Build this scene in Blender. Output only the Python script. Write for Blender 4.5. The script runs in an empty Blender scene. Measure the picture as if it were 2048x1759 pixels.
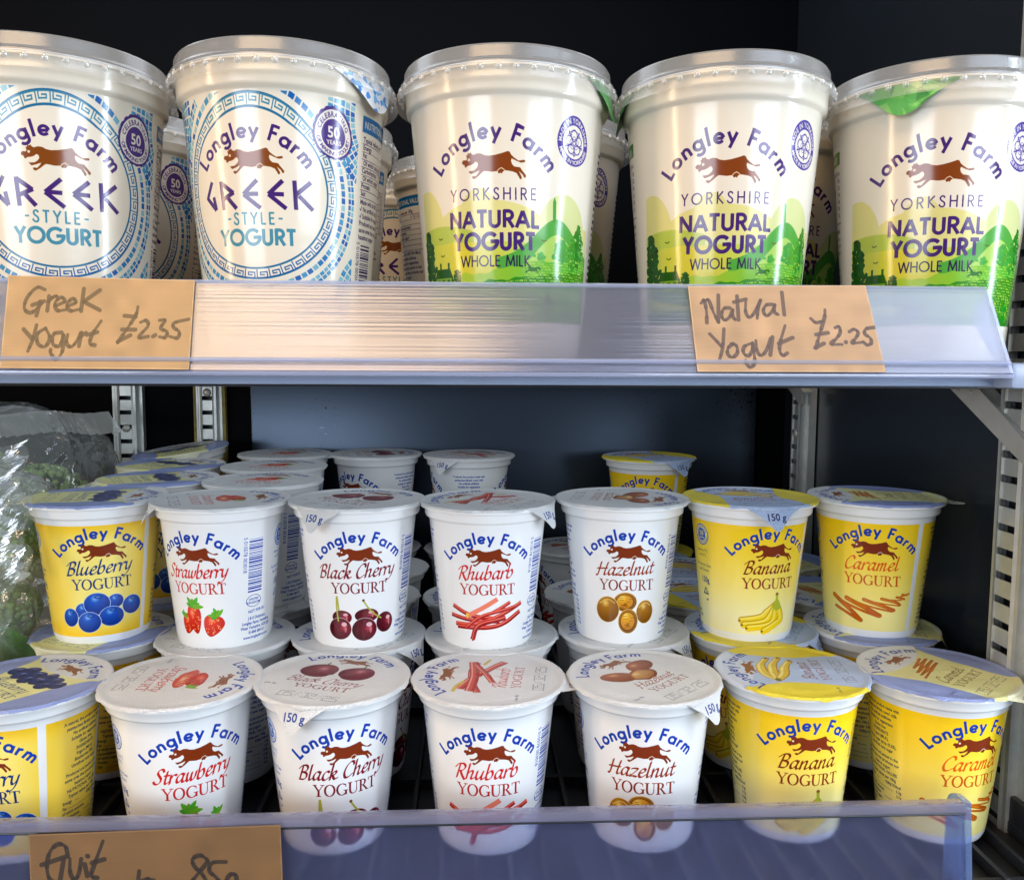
import bpy, bmesh, math, random
import numpy as np
from mathutils import Vector, Matrix

random.seed(7)
np.random.seed(7)
scene = bpy.context.scene
COL = scene.collection
PI = math.pi
R_ = math.radians

# ------------------------------------------------------------------ camera, light, exposure
CAMZ = 0.23166                       # lower shelf surface is z = 0; the camera stands over x = y = 0
cam_data = bpy.data.cameras.new("camera")
cam_data.sensor_fit = 'HORIZONTAL'
cam_data.sensor_width = 36.0
cam_data.lens = 36.0 * 1710.85 / 2048.0
cam_data.clip_start, cam_data.clip_end = 0.01, 50.0
cam = bpy.data.objects.new("camera", cam_data)
COL.objects.link(cam)
_p, _r, _y = 0.0923008, 0.0047590, 0.0479154
_fw = Vector((math.sin(_y) * math.cos(_p), math.cos(_y) * math.cos(_p), -math.sin(_p)))
_rt = Vector((math.cos(_y), -math.sin(_y), 0))
_up = _rt.cross(_fw)
_rt, _up = _rt * math.cos(_r) + _up * math.sin(_r), _up * math.cos(_r) - _rt * math.sin(_r)
cam.matrix_world = Matrix(((_rt.x, _up.x, -_fw.x, 0), (_rt.y, _up.y, -_fw.y, 0),
                           (_rt.z, _up.z, -_fw.z, CAMZ), (0, 0, 0, 1)))
scene.camera = cam

world = bpy.data.worlds.new("World")
scene.world = world
world.use_nodes = True
bg = world.node_tree.nodes["Background"]
bg.inputs[0].default_value = (0.52, 0.60, 0.78, 1)
bg.inputs[1].default_value = 0.18


def area(name, loc, target, sx, sy, power, color):
    d = bpy.data.lights.new(name, 'AREA')
    d.shape = 'RECTANGLE'
    d.size, d.size_y = sx, sy
    d.energy = power
    d.color = color
    o = bpy.data.objects.new(name, d)
    COL.objects.link(o)
    o.location = loc
    o.rotation_euler = (Vector(target) - Vector(loc)).to_track_quat('-Z', 'Y').to_euler()
    return o


# warm shop lighting from above the aisle, a warm lamp to the left, cool daylight from the right
area("shop_ceiling_lamp", (-0.40, -0.50, 1.50), (-0.06, 0.40, 0.20), 0.9, 0.5, 13.5, (1.0, 0.69, 0.40))
area("shop_ceiling_light", (0.85, -0.50, 1.50), (0.15, 0.40, 0.20), 0.9, 0.5, 7.0, (0.70, 0.80, 1.0))
area("shop_lamp", (-0.95, 0.05, 0.35), (0.0, 0.42, 0.20), 0.08, 0.9, 4.6, (1.0, 0.72, 0.44))
area("window_light", (0.78, 0.12, 0.30), (0.05, 0.44, 0.18), 0.06, 1.0, 6.5, (0.74, 0.86, 1.0))
area("daylight_door", (-1.05, -1.20, 0.46), (0.0, 0.50, 0.12), 0.9, 0.62, 16.5, (0.80, 0.89, 1.0))
area("daylight_window", (1.10, -1.10, 0.50), (0.05, 0.50, 0.12), 0.9, 0.50, 16.5, (0.76, 0.87, 1.0))
area("under_shelf_fill", (-0.10, 0.56, 0.2185), (-0.10, 0.5601, 0.0), 0.72, 0.30, 0.24, (0.78, 0.88, 1.0))  # added fill, no real fixture: brightens the lids and the rear pots
area("upper_shelf_fill", (-0.05, 0.56, 0.610), (-0.05, 0.5601, 0.0), 0.70, 0.18, 1.0, (0.80, 0.89, 1.0))  # another added fill below the ceiling, lifts the tubs standing behind

scene.view_settings.view_transform = 'Standard'
scene.view_settings.look = 'None'
scene.view_settings.exposure = 0.16
scene.view_settings.gamma = 1.0
scene.view_settings.use_curve_mapping = False
scene.render.engine = 'CYCLES'
scene.cycles.use_denoising = True
scene.cycles.max_bounces = 8
scene.cycles.transparent_max_bounces = 24
scene.cycles.transmission_bounces = 8
scene.cycles.glossy_bounces = 4
scene.cycles.diffuse_bounces = 5
scene.cycles.sample_clamp_indirect = 4.0

# ------------------------------------------------------------------ print artwork, drawn in millimetres
def srgb(r, g, b):
    return np.array([r, g, b], np.float32) / 255.0


class Canvas:
    """A printed sheet. kind 'wall': wraps round a cup, x runs along the girth; kind 'flat': a plane."""
    def __init__(self, kind, S, **k):
        self.kind, self.S = kind, S
        if kind == 'wall':
            self.r0, self.slope, self.hmm, self.azmin = k['r0'], k['slope'], k['h'], k['azmin']
            self.W, self.H = k['W'], int(round(self.hmm * S))
        else:
            self.x0, self.y0, self.x1, self.y1 = k['box']
            self.W, self.H = int(round((self.x1 - self.x0) * S)), int(round((self.y1 - self.y0) * S))
        self.a = np.ones((self.H, self.W, 3), np.float32) * np.array(k.get('base', (1, 1, 1)), np.float32)

    def grid(self, F, box, ss):
        az, ox, oy, rot, sc = F
        c, s = math.cos(rot), math.sin(rot)
        bx = np.array([(x, y) for x in (box[0], box[2]) for y in (box[1], box[3])], float)
        gx = ox + sc * (bx[:, 0] * c - bx[:, 1] * s)
        gy = oy + sc * (bx[:, 0] * s + bx[:, 1] * c)
        if self.kind == 'wall':
            k = self.W / (2 * PI)
            lo, hi = gy.min(), gy.max()
            j0, j1 = int(lo * self.S) - 1, int(hi * self.S) + 2
            rmin = self.r0 + self.slope * max(lo, 0)
            i0 = int((az - self.azmin + min(gx.min() / rmin, gx.min() / (rmin + 10))) * k) - 1
            i1 = int((az - self.azmin + max(gx.max() / rmin, gx.max() / (rmin + 10))) * k) + 2
        else:
            j0, j1 = int((gy.min() - self.y0) * self.S) - 1, int((gy.max() - self.y0) * self.S) + 2
            i0, i1 = int((gx.min() - self.x0) * self.S) - 1, int((gx.max() - self.x0) * self.S) + 2
        i0, j0, i1, j1 = max(i0, 0), max(j0, 0), min(i1, self.W), min(j1, self.H)
        if i1 <= i0 or j1 <= j0:
            return None
        u = i0 + (np.arange((i1 - i0) * ss) + .5) / ss
        v = j0 + (np.arange((j1 - j0) * ss) + .5) / ss
        U, V = np.meshgrid(u, v)
        if self.kind == 'wall':
            Y = V / self.S
            X = (U / self.W * 2 * PI + self.azmin - az) * (self.r0 + self.slope * Y)
        else:
            X, Y = U / self.S + self.x0, V / self.S + self.y0
        X, Y = X - ox, Y - oy
        return (slice(j0, j1), slice(i0, i1)), (X * c + Y * s) / sc, (-X * s + Y * c) / sc

    def put(self, sl, m, color, ss, alpha=1.0):
        h, w = m.shape[0] // ss, m.shape[1] // ss
        if isinstance(color, np.ndarray) and color.ndim == 3:
            cm = (color * m[..., None]).reshape(h, ss, w, ss, 3).sum((1, 3))
            ms = m.reshape(h, ss, w, ss).sum((1, 3))
            col = cm / np.maximum(ms, 1e-6)[..., None]
        else:
            col = np.asarray(color, np.float32)
        mm = (m.reshape(h, ss, w, ss).mean((1, 3)) * alpha)[..., None].astype(np.float32)
        self.a[sl] = self.a[sl] * (1 - mm) + col * mm

    def draw(self, F, box, fn, color, ss=2, alpha=1.0):
        g = self.grid(F, box, ss)
        if g is None:
            return
        sl, X, Y = g
        m = fn(X, Y).astype(np.float32)
        self.put(sl, m, color(X, Y) if callable(color) else color, ss, alpha)

    def image(self, name):
        im = bpy.data.images.new(name, self.W, self.H)
        buf = np.ones((self.H, self.W, 4), np.float32)
        buf[..., :3] = np.clip(self.a, 0, 1)
        im.pixels.foreach_set(buf.ravel())
        im.update()
        im.pack()
        return im


def spline(P, n=8, closed=False):
    P = np.asarray(P, float)
    if len(P) < 3:
        return P
    Q = np.vstack([P[-1], P, P[0], P[1]]) if closed else np.vstack([2 * P[0] - P[1], P, 2 * P[-1] - P[-2]])
    out = []
    t = np.linspace(0, 1, n, endpoint=False)[:, None]
    for i in range(len(Q) - 3):
        a, b, c, d = Q[i:i + 4]
        out.append(.5 * (2 * b + (c - a) * t + (2 * a - 5 * b + 4 * c - d) * t ** 2 + (3 * b - a - 3 * c + d) * t ** 3))
    out = np.vstack(out)
    return out if closed else np.vstack([out, P[-1:]])


def arc(cx, cy, rx, ry, a0, a1, n=14):
    t = np.radians(np.linspace(a0, a1, n))
    return [(cx + rx * math.cos(q), cy + ry * math.sin(q)) for q in t]


def polymask(P):
    P = np.asarray(P, float)
    def fn(X, Y):
        w = np.zeros(X.shape, np.int16)
        for (x0, y0), (x1, y1) in zip(P, np.roll(P, -1, 0)):
            if y0 == y1:
                continue
            up = y1 > y0
            lo, hi = (y0, y1) if up else (y1, y0)
            rows = (Y >= lo) & (Y < hi)
            xc = x0 + (Y - y0) * (x1 - x0) / (y1 - y0)
            w += np.where(rows & (X < xc), 1 if up else -1, 0).astype(np.int16)
        return (w != 0)
    return fn


def poly(cv, F, P, color, smooth=0, ss=2, alpha=1.0):
    P = spline(P, smooth, True) if smooth else np.asarray(P, float)
    cv.draw(F, (P[:, 0].min(), P[:, 1].min(), P[:, 0].max(), P[:, 1].max()), polymask(P), color, ss, alpha)


def stroke(cv, F, P, nib, color, ang=0.0, butt=False, ss=2, alpha=1.0):
    """A pen stroke: nib = (a, b) half axes of an elliptical nib turned by ang, or one number for a round pen."""
    a, b = nib if isinstance(nib, tuple) else (nib, nib)
    P = np.asarray(P, float)
    m = max(a, b)
    c, s = math.cos(ang), math.sin(ang)
    T = lambda x, y: ((x * c + y * s) / a, (-x * s + y * c) / b)
    Q = np.stack(T(P[:, 0], P[:, 1]), 1)
    def fn(X, Y):
        U, V = T(X, Y)
        d = np.full(X.shape, 9e9)
        L = len(Q) - 1
        for i in range(L):
            p, q = Q[i], Q[i + 1]
            e = q - p
            n2 = e @ e
            if n2 < 1e-12:
                continue
            t = ((U - p[0]) * e[0] + (V - p[1]) * e[1]) / n2
            tc = np.clip(t, 0, 1)
            dd = (U - p[0] - tc * e[0]) ** 2 + (V - p[1] - tc * e[1]) ** 2
            if butt:
                if i == 0:
                    dd = np.where(t < 0, 9e9, dd)
                if i == L - 1:
                    dd = np.where(t > 1, 9e9, dd)
            d = np.minimum(d, dd)
        return d < 1
    cv.draw(F, (P[:, 0].min() - m, P[:, 1].min() - m, P[:, 0].max() + m, P[:, 1].max() + m), fn, color, ss, alpha)


def disc(cv, F, x, y, rx, ry, color, ss=2, alpha=1.0, inner=0.0):
    cv.draw(F, (x - rx, y - ry, x + rx, y + ry),
            lambda X, Y: (((X - x) / rx) ** 2 + ((Y - y) / ry) ** 2 < 1) & (((X - x) / rx) ** 2 + ((Y - y) / ry) ** 2 >= inner ** 2),
            color, ss, alpha)


def rect(cv, F, x0, y0, x1, y1, color, ss=2, alpha=1.0):
    cv.draw(F, (x0, y0, x1, y1), lambda X, Y: (X >= x0) & (X < x1) & (Y >= y0) & (Y < y1), color, ss, alpha)


def ball(x, y, rx, ry, dark, mid, light, hx=-.3, hy=.45):
    """Colour function of a printed picture of something round."""
    dark, mid, light = (np.asarray(q, np.float32) for q in (dark, mid, light))
    def fn(X, Y):
        u, v = (X - x) / rx, (Y - y) / ry
        d = np.sqrt((u - hx) ** 2 + (v - hy) ** 2)
        t = np.clip(1 - d / 1.5, 0, 1)[..., None]
        e = np.clip(1.0 - d / .38, 0, 1)[..., None]
        return (dark * (1 - t) + mid * t) * (1 - e) + light * e
    return fn


# ---- lettering. Each glyph: advance width, list of pen strokes, in cap heights
SANS = {
    'L': (.50, [[(.08, 1), (.08, .0)], [(.0, .06), (.46, .06)]]),
    'o': (.64, [arc(.31, .31, .25, .25, 0, 360, 22)]),
    'n': (.58, [[(.08, .61), (.08, 0)], [(.08, .33)] + arc(.27, .35, .19, .21, 180, 0, 10) + [(.46, 0)]]),
    'g': (.66, [arc(.29, .31, .24, .25, 0, 360, 22), [(.54, .61), (.54, -.02)] + arc(.29, -.04, .25, .23, 0, -150, 10)]),
    'l': (.24, [[(.09, 1.04), (.09, 0)]]),
    'e': (.62, [[(.05, .30), (.55, .30)], arc(.30, .31, .25, .25, 0, 318, 20)]),
    'y': (.54, [[(.02, .61), (.26, .06)], [(.51, .61), (.15, -.30)]]),
    'F': (.54, [[(.09, 1), (.09, 0)], [(.09, .93), (.52, .93)], [(.09, .52), (.46, .52)]]),
    'a': (.68, [arc(.30, .31, .25, .25, 0, 360, 22), [(.56, .61), (.56, 0)]]),
    'r': (.40, [[(.08, .61), (.08, 0)], [(.08, .33)] + arc(.27, .33, .19, .22, 180, 75, 8)]),
    'm': (.88, [[(.08, .61), (.08, 0)], [(.08, .35)] + arc(.25, .36, .17, .20, 180, 0, 9) + [(.42, 0)],
                [(.42, .35)] + arc(.59, .36, .17, .20, 180, 0, 9) + [(.76, 0)]]),
    ' ': (.34, []),
}
CAPS = {
    'Y': (.66, [[(.02, 1), (.31, .48)], [(.60, 1), (.31, .48), (.31, 0)]]),
    'O': (1.0, [arc(.48, .5, .43, .44, 0, 360, 28)]),
    'R': (.62, [[(.08, 0), (.08, .94), (.28, .94)] + arc(.28, .71, .22, .23, 90, -90, 10) + [(.08, .48)], [(.27, .48), (.55, 0)]]),
    'K': (.62, [[(.08, 1), (.08, 0)], [(.54, 1), (.12, .52), (.58, 0)]]),
    'S': (.56, [list(spline([(.46, .80), (.36, .94), (.20, .93), (.10, .80), (.15, .63), (.28, .52), (.42, .40), (.46, .23), (.38, .08), (.22, .06), (.08, .14), (.04, .26)], 4))]),
    'H': (.74, [[(.08, 1), (.08, 0)], [(.62, 1), (.62, 0)], [(.08, .52), (.62, .52)]]),
    'I': (.20, [[(.08, 1), (.08, 0)]]),
    'E': (.54, [[(.48, .94), (.08, .94), (.08, .06), (.48, .06)], [(.08, .51), (.44, .51)]]),
    'N': (.76, [[(.08, 0), (.08, .98)], [(.08, .95), (.64, .05)], [(.64, .02), (.64, 1)]]),
    'A': (.78, [[(.03, 0), (.37, .96)], [(.71, 0), (.37, .96)], [(.17, .32), (.58, .32)]]),
    'T': (.58, [[(.0, .94), (.54, .94)], [(.27, .94), (.27, 0)]]),
    'U': (.70, [[(.08, 1)] + arc(.32, .31, .24, .25, 180, 360, 12) + [(.56, 1)]]),
    'L': (.48, [[(.08, 1), (.08, .06), (.44, .06)]]),
    'G': (.98, [arc(.48, .5, .43, .44, 42, 360, 24) + [(.50, .48)]]),
    'W': (1.05, [[(.0, 1), (.24, .04), (.50, .96), (.76, .04), (1.0, 1)]]),
    'M': (.92, [[(.05, 0), (.14, .96), (.44, .15), (.74, .96), (.83, 0)]]),
    'B': (.58, [[(.08, .06), (.08, .94), (.25, .94)] + arc(.26, .74, .18, .2, 90, -90, 8) + [(.08, .54)], [(.26, .54)] + arc(.28, .30, .21, .24, 90, -90, 8) + [(.08, .06)]]),
    '-': (.44, [[(.04, .5), (.40, .5)]]), ' ': (.36, []), 'C': (.86, [arc(.48, .5, .43, .44, 45, 315, 20)]),
    'D': (.76, [[(.08, .06), (.08, .94), (.25, .94)] + arc(.26, .5, .42, .44, 90, -90, 12) + [(.08, .06)]]),
    'F': (.5, [[(.46, .94), (.08, .94), (.08, 0)], [(.08, .5), (.42, .5)]]),
}
GREEK = {
    'G': (.62, [[(.36, 1.0), (.06, .46), (.50, .02)], [(.50, .02), (.40, .48)]]),
    'R': (.78, [[(.14, 0), (.06, .98)], [(.06, .94), (.58, .56)], [(.60, .58), (.16, .38)], [(.30, .44), (.68, .02)]]),
    'E': (.78, [[(.60, .98), (.08, .50)], [(.08, .50), (.68, .02)], [(.08, .51), (.62, .51)]]),
    'K': (.76, [[(.10, 1), (.12, 0)], [(.68, .98), (.12, .50)], [(.24, .48), (.72, .02)]]),
}
SERIF = {
    'Y': (.80, [[(.07, .95), (.39, .46), (.39, .03)]], [[(.71, .95), (.40, .46)], [(-.05, .97), (.21, .97)], [(.56, .97), (.82, .97)], [(.24, .03), (.55, .03)]]),
    'O': (.90, [arc(.42, .5, .36, .48, 0, 360, 26)], []),
    'G': (.90, [arc(.44, .5, .37, .48, 52, 312, 20), [(.74, .38), (.74, .08)]], [[(.58, .41), (.86, .41)], [(.72, .92), (.72, .72)], arc(.44, .5, .37, .48, 312, 325, 4)]),
    'U': (.84, [[(.13, .95), (.13, .32), (.18, .12), (.30, .03)]], [[(.30, .03), (.45, .02), (.60, .10), (.66, .32), (.66, .95)], [(-.02, .97), (.28, .97)], [(.52, .97), (.80, .97)]]),
    'R': (.78, [[(.15, .03), (.15, .97)], [(.46, .92), (.53, .76), (.47, .58)], [(.34, .50), (.66, .05)]], [[(.15, .97), (.38, .97), (.50, .90)], [(.50, .56), (.36, .50), (.16, .50)], [(0, .03), (.31, .03)], [(.0, .97), (.15, .97)], [(.58, .03), (.80, .03)]]),
    'T': (.72, [[(.34, .97), (.34, .03)]], [[(.02, .96), (.66, .96)], [(.02, .96), (.02, .78)], [(.66, .96), (.66, .78)], [(.18, .03), (.51, .03)]]),
}
SCRIPT = {
    'a': (.84, [[(.62, .85), (.4, 1.0), (.15, .75), (.08, .35), (.2, .05), (.4, .15), (.6, .6), (.64, .95)], [(.64, .95), (.57, .4), (.62, .08), (.75, .05), (.88, .2)]]),
    'b': (.76, [[(.12, 1.75), (.1, .9), (.1, .2), (.25, .0), (.5, .12), (.62, .5), (.52, .9), (.35, .95), (.12, .6)]]),
    'c': (.66, [[(.58, .85), (.4, 1.0), (.15, .75), (.08, .35), (.2, .03), (.4, .03), (.62, .25)]]),
    'e': (.68, [[(.12, .45), (.4, .55), (.55, .78), (.4, 1.0), (.18, .8), (.08, .38), (.2, .03), (.42, .04), (.64, .27)]]),
    'h': (.82, [[(.12, 1.75), (.1, 0)], [(.1, .5), (.3, .9), (.5, .95), (.55, .7), (.5, .2), (.6, .03), (.78, .2)]]),
    'k': (.76, [[(.12, 1.75), (.1, 0)], [(.1, .45), (.35, .88), (.52, .88), (.5, .62), (.14, .45)], [(.25, .5), (.5, .05), (.76, .15)]]),
    'l': (.40, [[(.12, 1.75), (.1, .3), (.2, .02), (.38, .2)]]),
    'm': (1.06, [[(.08, .95), (.1, 0)], [(.1, .5), (.28, .92), (.42, .88), (.42, 0)], [(.42, .5), (.6, .92), (.75, .88), (.74, .2), (.85, .02), (1.0, .2)]]),
    'n': (.80, [[(.08, .95), (.1, 0)], [(.1, .5), (.3, .9), (.48, .93), (.52, .7), (.48, .2), (.58, .03), (.76, .2)]]),
    'r': (.55, [[(.08, .95), (.1, 0)], [(.1, .5), (.28, .9), (.45, .98), (.56, .88)]]),
    't': (.48, [[(.2, 1.4), (.14, .3), (.25, .02), (.45, .2)], [(0, .95), (.44, .95)]]),
    'u': (.84, [[(.1, .95), (.08, .3), (.2, .02), (.38, .15), (.55, .6), (.6, .95)], [(.6, .95), (.55, .25), (.65, .02), (.8, .2)]]),
    'w': (.95, [[(.08, .95), (.1, .3), (.22, .02), (.4, .3), (.46, .9)], [(.46, .9), (.46, .3), (.58, .02), (.8, .35), (.84, .95)]]),
    'y': (.76, [[(.1, .95), (.1, .3), (.22, .05), (.4, .2), (.56, .6), (.6, .95)], [(.6, .95), (.5, .1), (.3, -.45), (.0, -.68), (-.15, -.55)]]),
    'z': (.66, [[(.05, .92), (.3, .98), (.55, .9), (.3, .45), (.05, .05), (.3, .1), (.6, .02)]]),
    'B': (.86, [[(.17, 1.55), (.12, .8), (.08, .05)], [(-.18, 1.25), (.1, 1.62), (.5, 1.66), (.66, 1.33), (.5, .97), (.15, .87)], [(.2, .87), (.6, .77), (.7, .4), (.5, .05), (.05, .03)]]),
    'C': (.92, [[(.85, 1.3), (.75, 1.62), (.5, 1.68), (.2, 1.25), (.08, .6), (.25, .05), (.55, .02), (.85, .3)]]),
    'H': (1.06, [[(.15, 1.62), (.1, .03), (-.07, .0)], [(.85, 1.6), (.75, .3), (.85, .02), (1.0, .15)], [(-.12, .80), (.92, .88)]]),
    'R': (.88, [[(.15, 1.55), (.08, 0)], [(-.22, 1.2), (.0, 1.58), (.45, 1.68), (.68, 1.33), (.5, .93), (.18, .80)], [(.3, .8), (.55, .3), (.85, -.12)]]),
    'S': (.84, [[(.75, 1.38), (.6, 1.66), (.35, 1.62), (.2, 1.28), (.4, .92), (.6, .6), (.55, .2), (.3, .0), (.05, .1), (-.05, .3)]]),
    ' ': (.42, []),
}


def width(font, s, track):
    return sum(font[ch][0] + track for ch in s) - track


def letters(cv, F, s, size, font, w, color, track=0.0, xf=1.0, mode='pen', arcR=None, butt=True, ss=2):
    """Centred line of lettering; with arcR the baseline is an arc of that radius (mm) bulging upward."""
    az, ox, oy, rot, sc = F
    tot = width(font, s, track) * size * xf
    x = -tot / 2
    for ch in s:
        adv = font[ch][0] * size * xf
        if arcR:
            th = -(x + adv / 2) / arcR
            lx, ly = -arcR * math.sin(th), arcR * math.cos(th) - arcR
            g = (ox + sc * (lx * math.cos(rot) - ly * math.sin(rot)), oy + sc * (lx * math.sin(rot) + ly * math.cos(rot)), rot + th)
            x0 = -adv / 2
        else:
            g = (ox, oy, rot)
            x0 = x
        G = (az, g[0], g[1], g[2], sc)
        fit = lambda P: [(x0 + px * size * xf, py * size) for px, py in P]
        if mode == 'pen':
            for P in font[ch][1]:
                stroke(cv, G, fit(P), w * size, color, butt=butt, ss=ss)
        elif mode == 'serif':
            for P in font[ch][1]:
                stroke(cv, G, fit(P), (.078 * size, .030 * size), color, ss=ss)
            for P in font[ch][2]:
                stroke(cv, G, fit(P), .030 * size, color, ss=ss)
        elif mode == 'script':
            for P in font[ch][1]:
                Q = [(x0 + (px + .24 * py) * size * xf, py * size) for px, py in (spline(P, 5) if len(P) > 2 else P)]
                stroke(cv, G, Q, (w * size, .042 * size), color, ang=R_(38), ss=ss)
        x += adv + track * size * xf


# ---- small print in Blender's own typeface, each letter turned into a coverage tile once
_tiles, EM = {}, 56


def tile(ch, bold):
    key = (ch, bold)
    if key in _tiles:
        return _tiles[key]
    def outline(body):
        cu = bpy.data.curves.new("t", 'FONT')
        cu.body = body
        cu.size = 1.0
        cu.resolution_u = 3
        cu.offset = .022 if bold else 0.0
        ob = bpy.data.objects.new("t", cu)
        me = ob.to_mesh()
        me.calc_loop_triangles()
        co = np.array([v.co[:2] for v in me.vertices]).reshape(-1, 2)
        tri = np.array([t.vertices[:] for t in me.loop_triangles], int).reshape(-1, 3)
        ob.to_mesh_clear()
        bpy.data.objects.remove(ob)
        bpy.data.curves.remove(cu)
        return co, tri
    base = outline("HH")[0][:, 0].max()
    both = outline("H" + ch + "H")[0][:, 0].max()
    adv = both - base
    co, tri = outline(ch)
    N = int(EM * 1.6)
    m = np.zeros((N, int(EM * 1.5)), np.float32)
    Y, X = np.mgrid[0:m.shape[0], 0:m.shape[1]]
    X = (X + .5) / EM - .1
    Y = (Y + .5) / EM - .35
    for t in tri:
        a, b, c = co[t]
        x0, x1 = (np.array([min(a[0], b[0], c[0]), max(a[0], b[0], c[0])]) + .1) * EM
        y0, y1 = (np.array([min(a[1], b[1], c[1]), max(a[1], b[1], c[1])]) + .35) * EM
        s = (slice(max(int(y0) - 1, 0), int(y1) + 2), slice(max(int(x0) - 1, 0), int(x1) + 2))
        x, y = X[s], Y[s]
        e = lambda p, q: (q[0] - p[0]) * (y - p[1]) - (q[1] - p[1]) * (x - p[0])
        e1, e2, e3 = e(a, b), e(b, c), e(c, a)
        m[s] = np.maximum(m[s], (((e1 >= -1e-4) & (e2 >= -1e-4) & (e3 >= -1e-4)) | ((e1 <= 1e-4) & (e2 <= 1e-4) & (e3 <= 1e-4))))
    _tiles[key] = (max(adv, .2), m)
    return _tiles[key]


def text(cv, F, s, size, color, bold=False, align='c', arcR=None, xf=1.0, track=0.0, inside=False, ss=2):
    """size = letter height scale in mm (em). inside: the line runs along the bottom of the ring, reading left to right."""
    az, ox, oy, rot, sc = F
    adv = [tile(c, bold)[0] * size * xf + track * size if c != ' ' else .28 * size * xf for c in s]
    tot = sum(adv)
    x = {'c': -tot / 2, 'l': 0.0, 'r': -tot}[align]
    for c, ad in zip(s, adv):
        if c != ' ':
            m = tile(c, bold)[1]
            if arcR:
                th = (x + ad / 2) / arcR
                if inside:
                    lx, ly, r2 = arcR * math.sin(th), -arcR * math.cos(th), rot + th
                else:
                    lx, ly, r2 = arcR * math.sin(th), arcR * math.cos(th), rot - th
                G = (az, ox + sc * (lx * math.cos(rot) - ly * math.sin(rot)), oy + sc * (lx * math.sin(rot) + ly * math.cos(rot)), r2, sc)
                xo = -ad / 2
            else:
                G, xo = F, x
            def fn(X, Y, m=m, xo=xo):
                i = ((Y / size) + .35) * EM - .5
                j = ((X - xo) / (size * xf) + .1) * EM - .5
                ii, jj = np.round(i).astype(int), np.round(j).astype(int)
                ok = (ii >= 0) & (ii < m.shape[0]) & (jj >= 0) & (jj < m.shape[1])
                return np.where(ok, m[np.clip(ii, 0, m.shape[0] - 1), np.clip(jj, 0, m.shape[1] - 1)], 0)
            cv.draw(G, (xo - .05 * size, -.3 * size, xo + ad + .1 * size, size), fn, color, ss)
        x += ad


COWPX = [(105, 450), (120, 400), (160, 375), (235, 385), (265, 340), (235, 260), (275, 262), (285, 195), (325, 222), (365, 188), (400, 235), (450, 262), (560, 225), (660, 235), (760, 285), (880, 305), (1050, 285), (1250, 235), (1390, 190), (1440, 205), (1480, 280), (1560, 355), (1680, 430), (1830, 400), (1865, 430), (1840, 465), (1740, 480), (1620, 435), (1490, 375), (1475, 440), (1500, 520), (1560, 580), (1720, 600), (1760, 660), (1880, 800), (1870, 860), (1825, 860), (1790, 790), (1680, 690), (1760, 840), (1760, 885), (1715, 910), (1685, 850), (1620, 750), (1520, 710), (1400, 690), (1310, 680), (1250, 720), (1230, 765), (1190, 745), (1140, 765), (1110, 700), (950, 715), (850, 700), (740, 685), (690, 720), (600, 800), (480, 885), (420, 870), (400, 815), (440, 800), (510, 810), (590, 720), (620, 660), (500, 710), (370, 750), (335, 720), (300, 665), (350, 675), (460, 660), (540, 600), (580, 530), (560, 460), (510, 435), (440, 490), (360, 520), (280, 530), (220, 575), (180, 540), (190, 505), (130, 485)]
COW = (np.array(COWPX, float) - (985, 550)) / 1770 * (1, -1)


def cow(cv, F, x, y, w, color, eye=(.95, .9, .82)):
    poly(cv, F, COW * w + (x, y), color, ss=3)
    ex, ey = (315 - 985) / 1770 * w + x, (550 - 380) / 1770 * w + y
    disc(cv, F, ex, ey, .021 * w, .021 * w, np.array(eye), ss=3)
    stroke(cv, F, [((px - 985) / 1770 * w + x, (550 - py) / 1770 * w + y) for px, py in ((1110, 690), (1160, 640), (1220, 615), (1300, 670))], .006 * w, np.array(eye), ss=3)

# ------------------------------------------------------------------ labels
BLUE, BROWN = srgb(24, 62, 168), srgb(132, 52, 20)
PURPLE, TEAL, DEEPB = srgb(70, 36, 128), srgb(72, 152, 186), srgb(0, 112, 190)
WHITE = srgb(240, 240, 238)
FL = {   # flavour: name, name colour, YOGURT colour, yellow pot, cow colour
    'blueberry': ('Blueberry', srgb(22, 50, 120), srgb(18, 45, 115), True),
    'strawberry': ('Strawberry', srgb(205, 34, 34), srgb(196, 34, 38), False),
    'black_cherry': ('Black Cherry', srgb(128, 22, 34), srgb(120, 24, 36), False),
    'rhubarb': ('Rhubarb', srgb(205, 36, 34), srgb(176, 34, 34), False),
    'hazelnut': ('Hazelnut', srgb(150, 50, 22), srgb(134, 44, 22), False),
    'banana': ('Banana', srgb(130, 48, 12), srgb(140, 46, 12), True),
    'caramel': ('Caramel', srgb(228, 98, 14), srgb(205, 84, 14), True),
}


def leafy(cv, F, x, y, sc, rot, col=(90, 165, 40)):
    for k, a in enumerate((-75, -40, -8, 25, 58, 85)):
        q = math.radians(a) + rot
        dx, dy = math.sin(q), math.cos(q)
        L = sc * (1.0 if k % 2 else .72)
        poly(cv, F, [(x - dy * .16 * sc, y + dx * .16 * sc), (x + dx * L * .55 - dy * .2 * sc, y + dy * L * .55 + dx * .2 * sc), (x + dx * L, y + dy * L), (x + dx * L * .5 + dy * .2 * sc, y + dy * L * .5 - dx * .2 * sc), (x + dy * .16 * sc, y - dx * .16 * sc)],
             srgb(col[0] + 18 * (k % 3) - 18, col[1] + 14 * (k % 2), col[2]), smooth=3)


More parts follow.
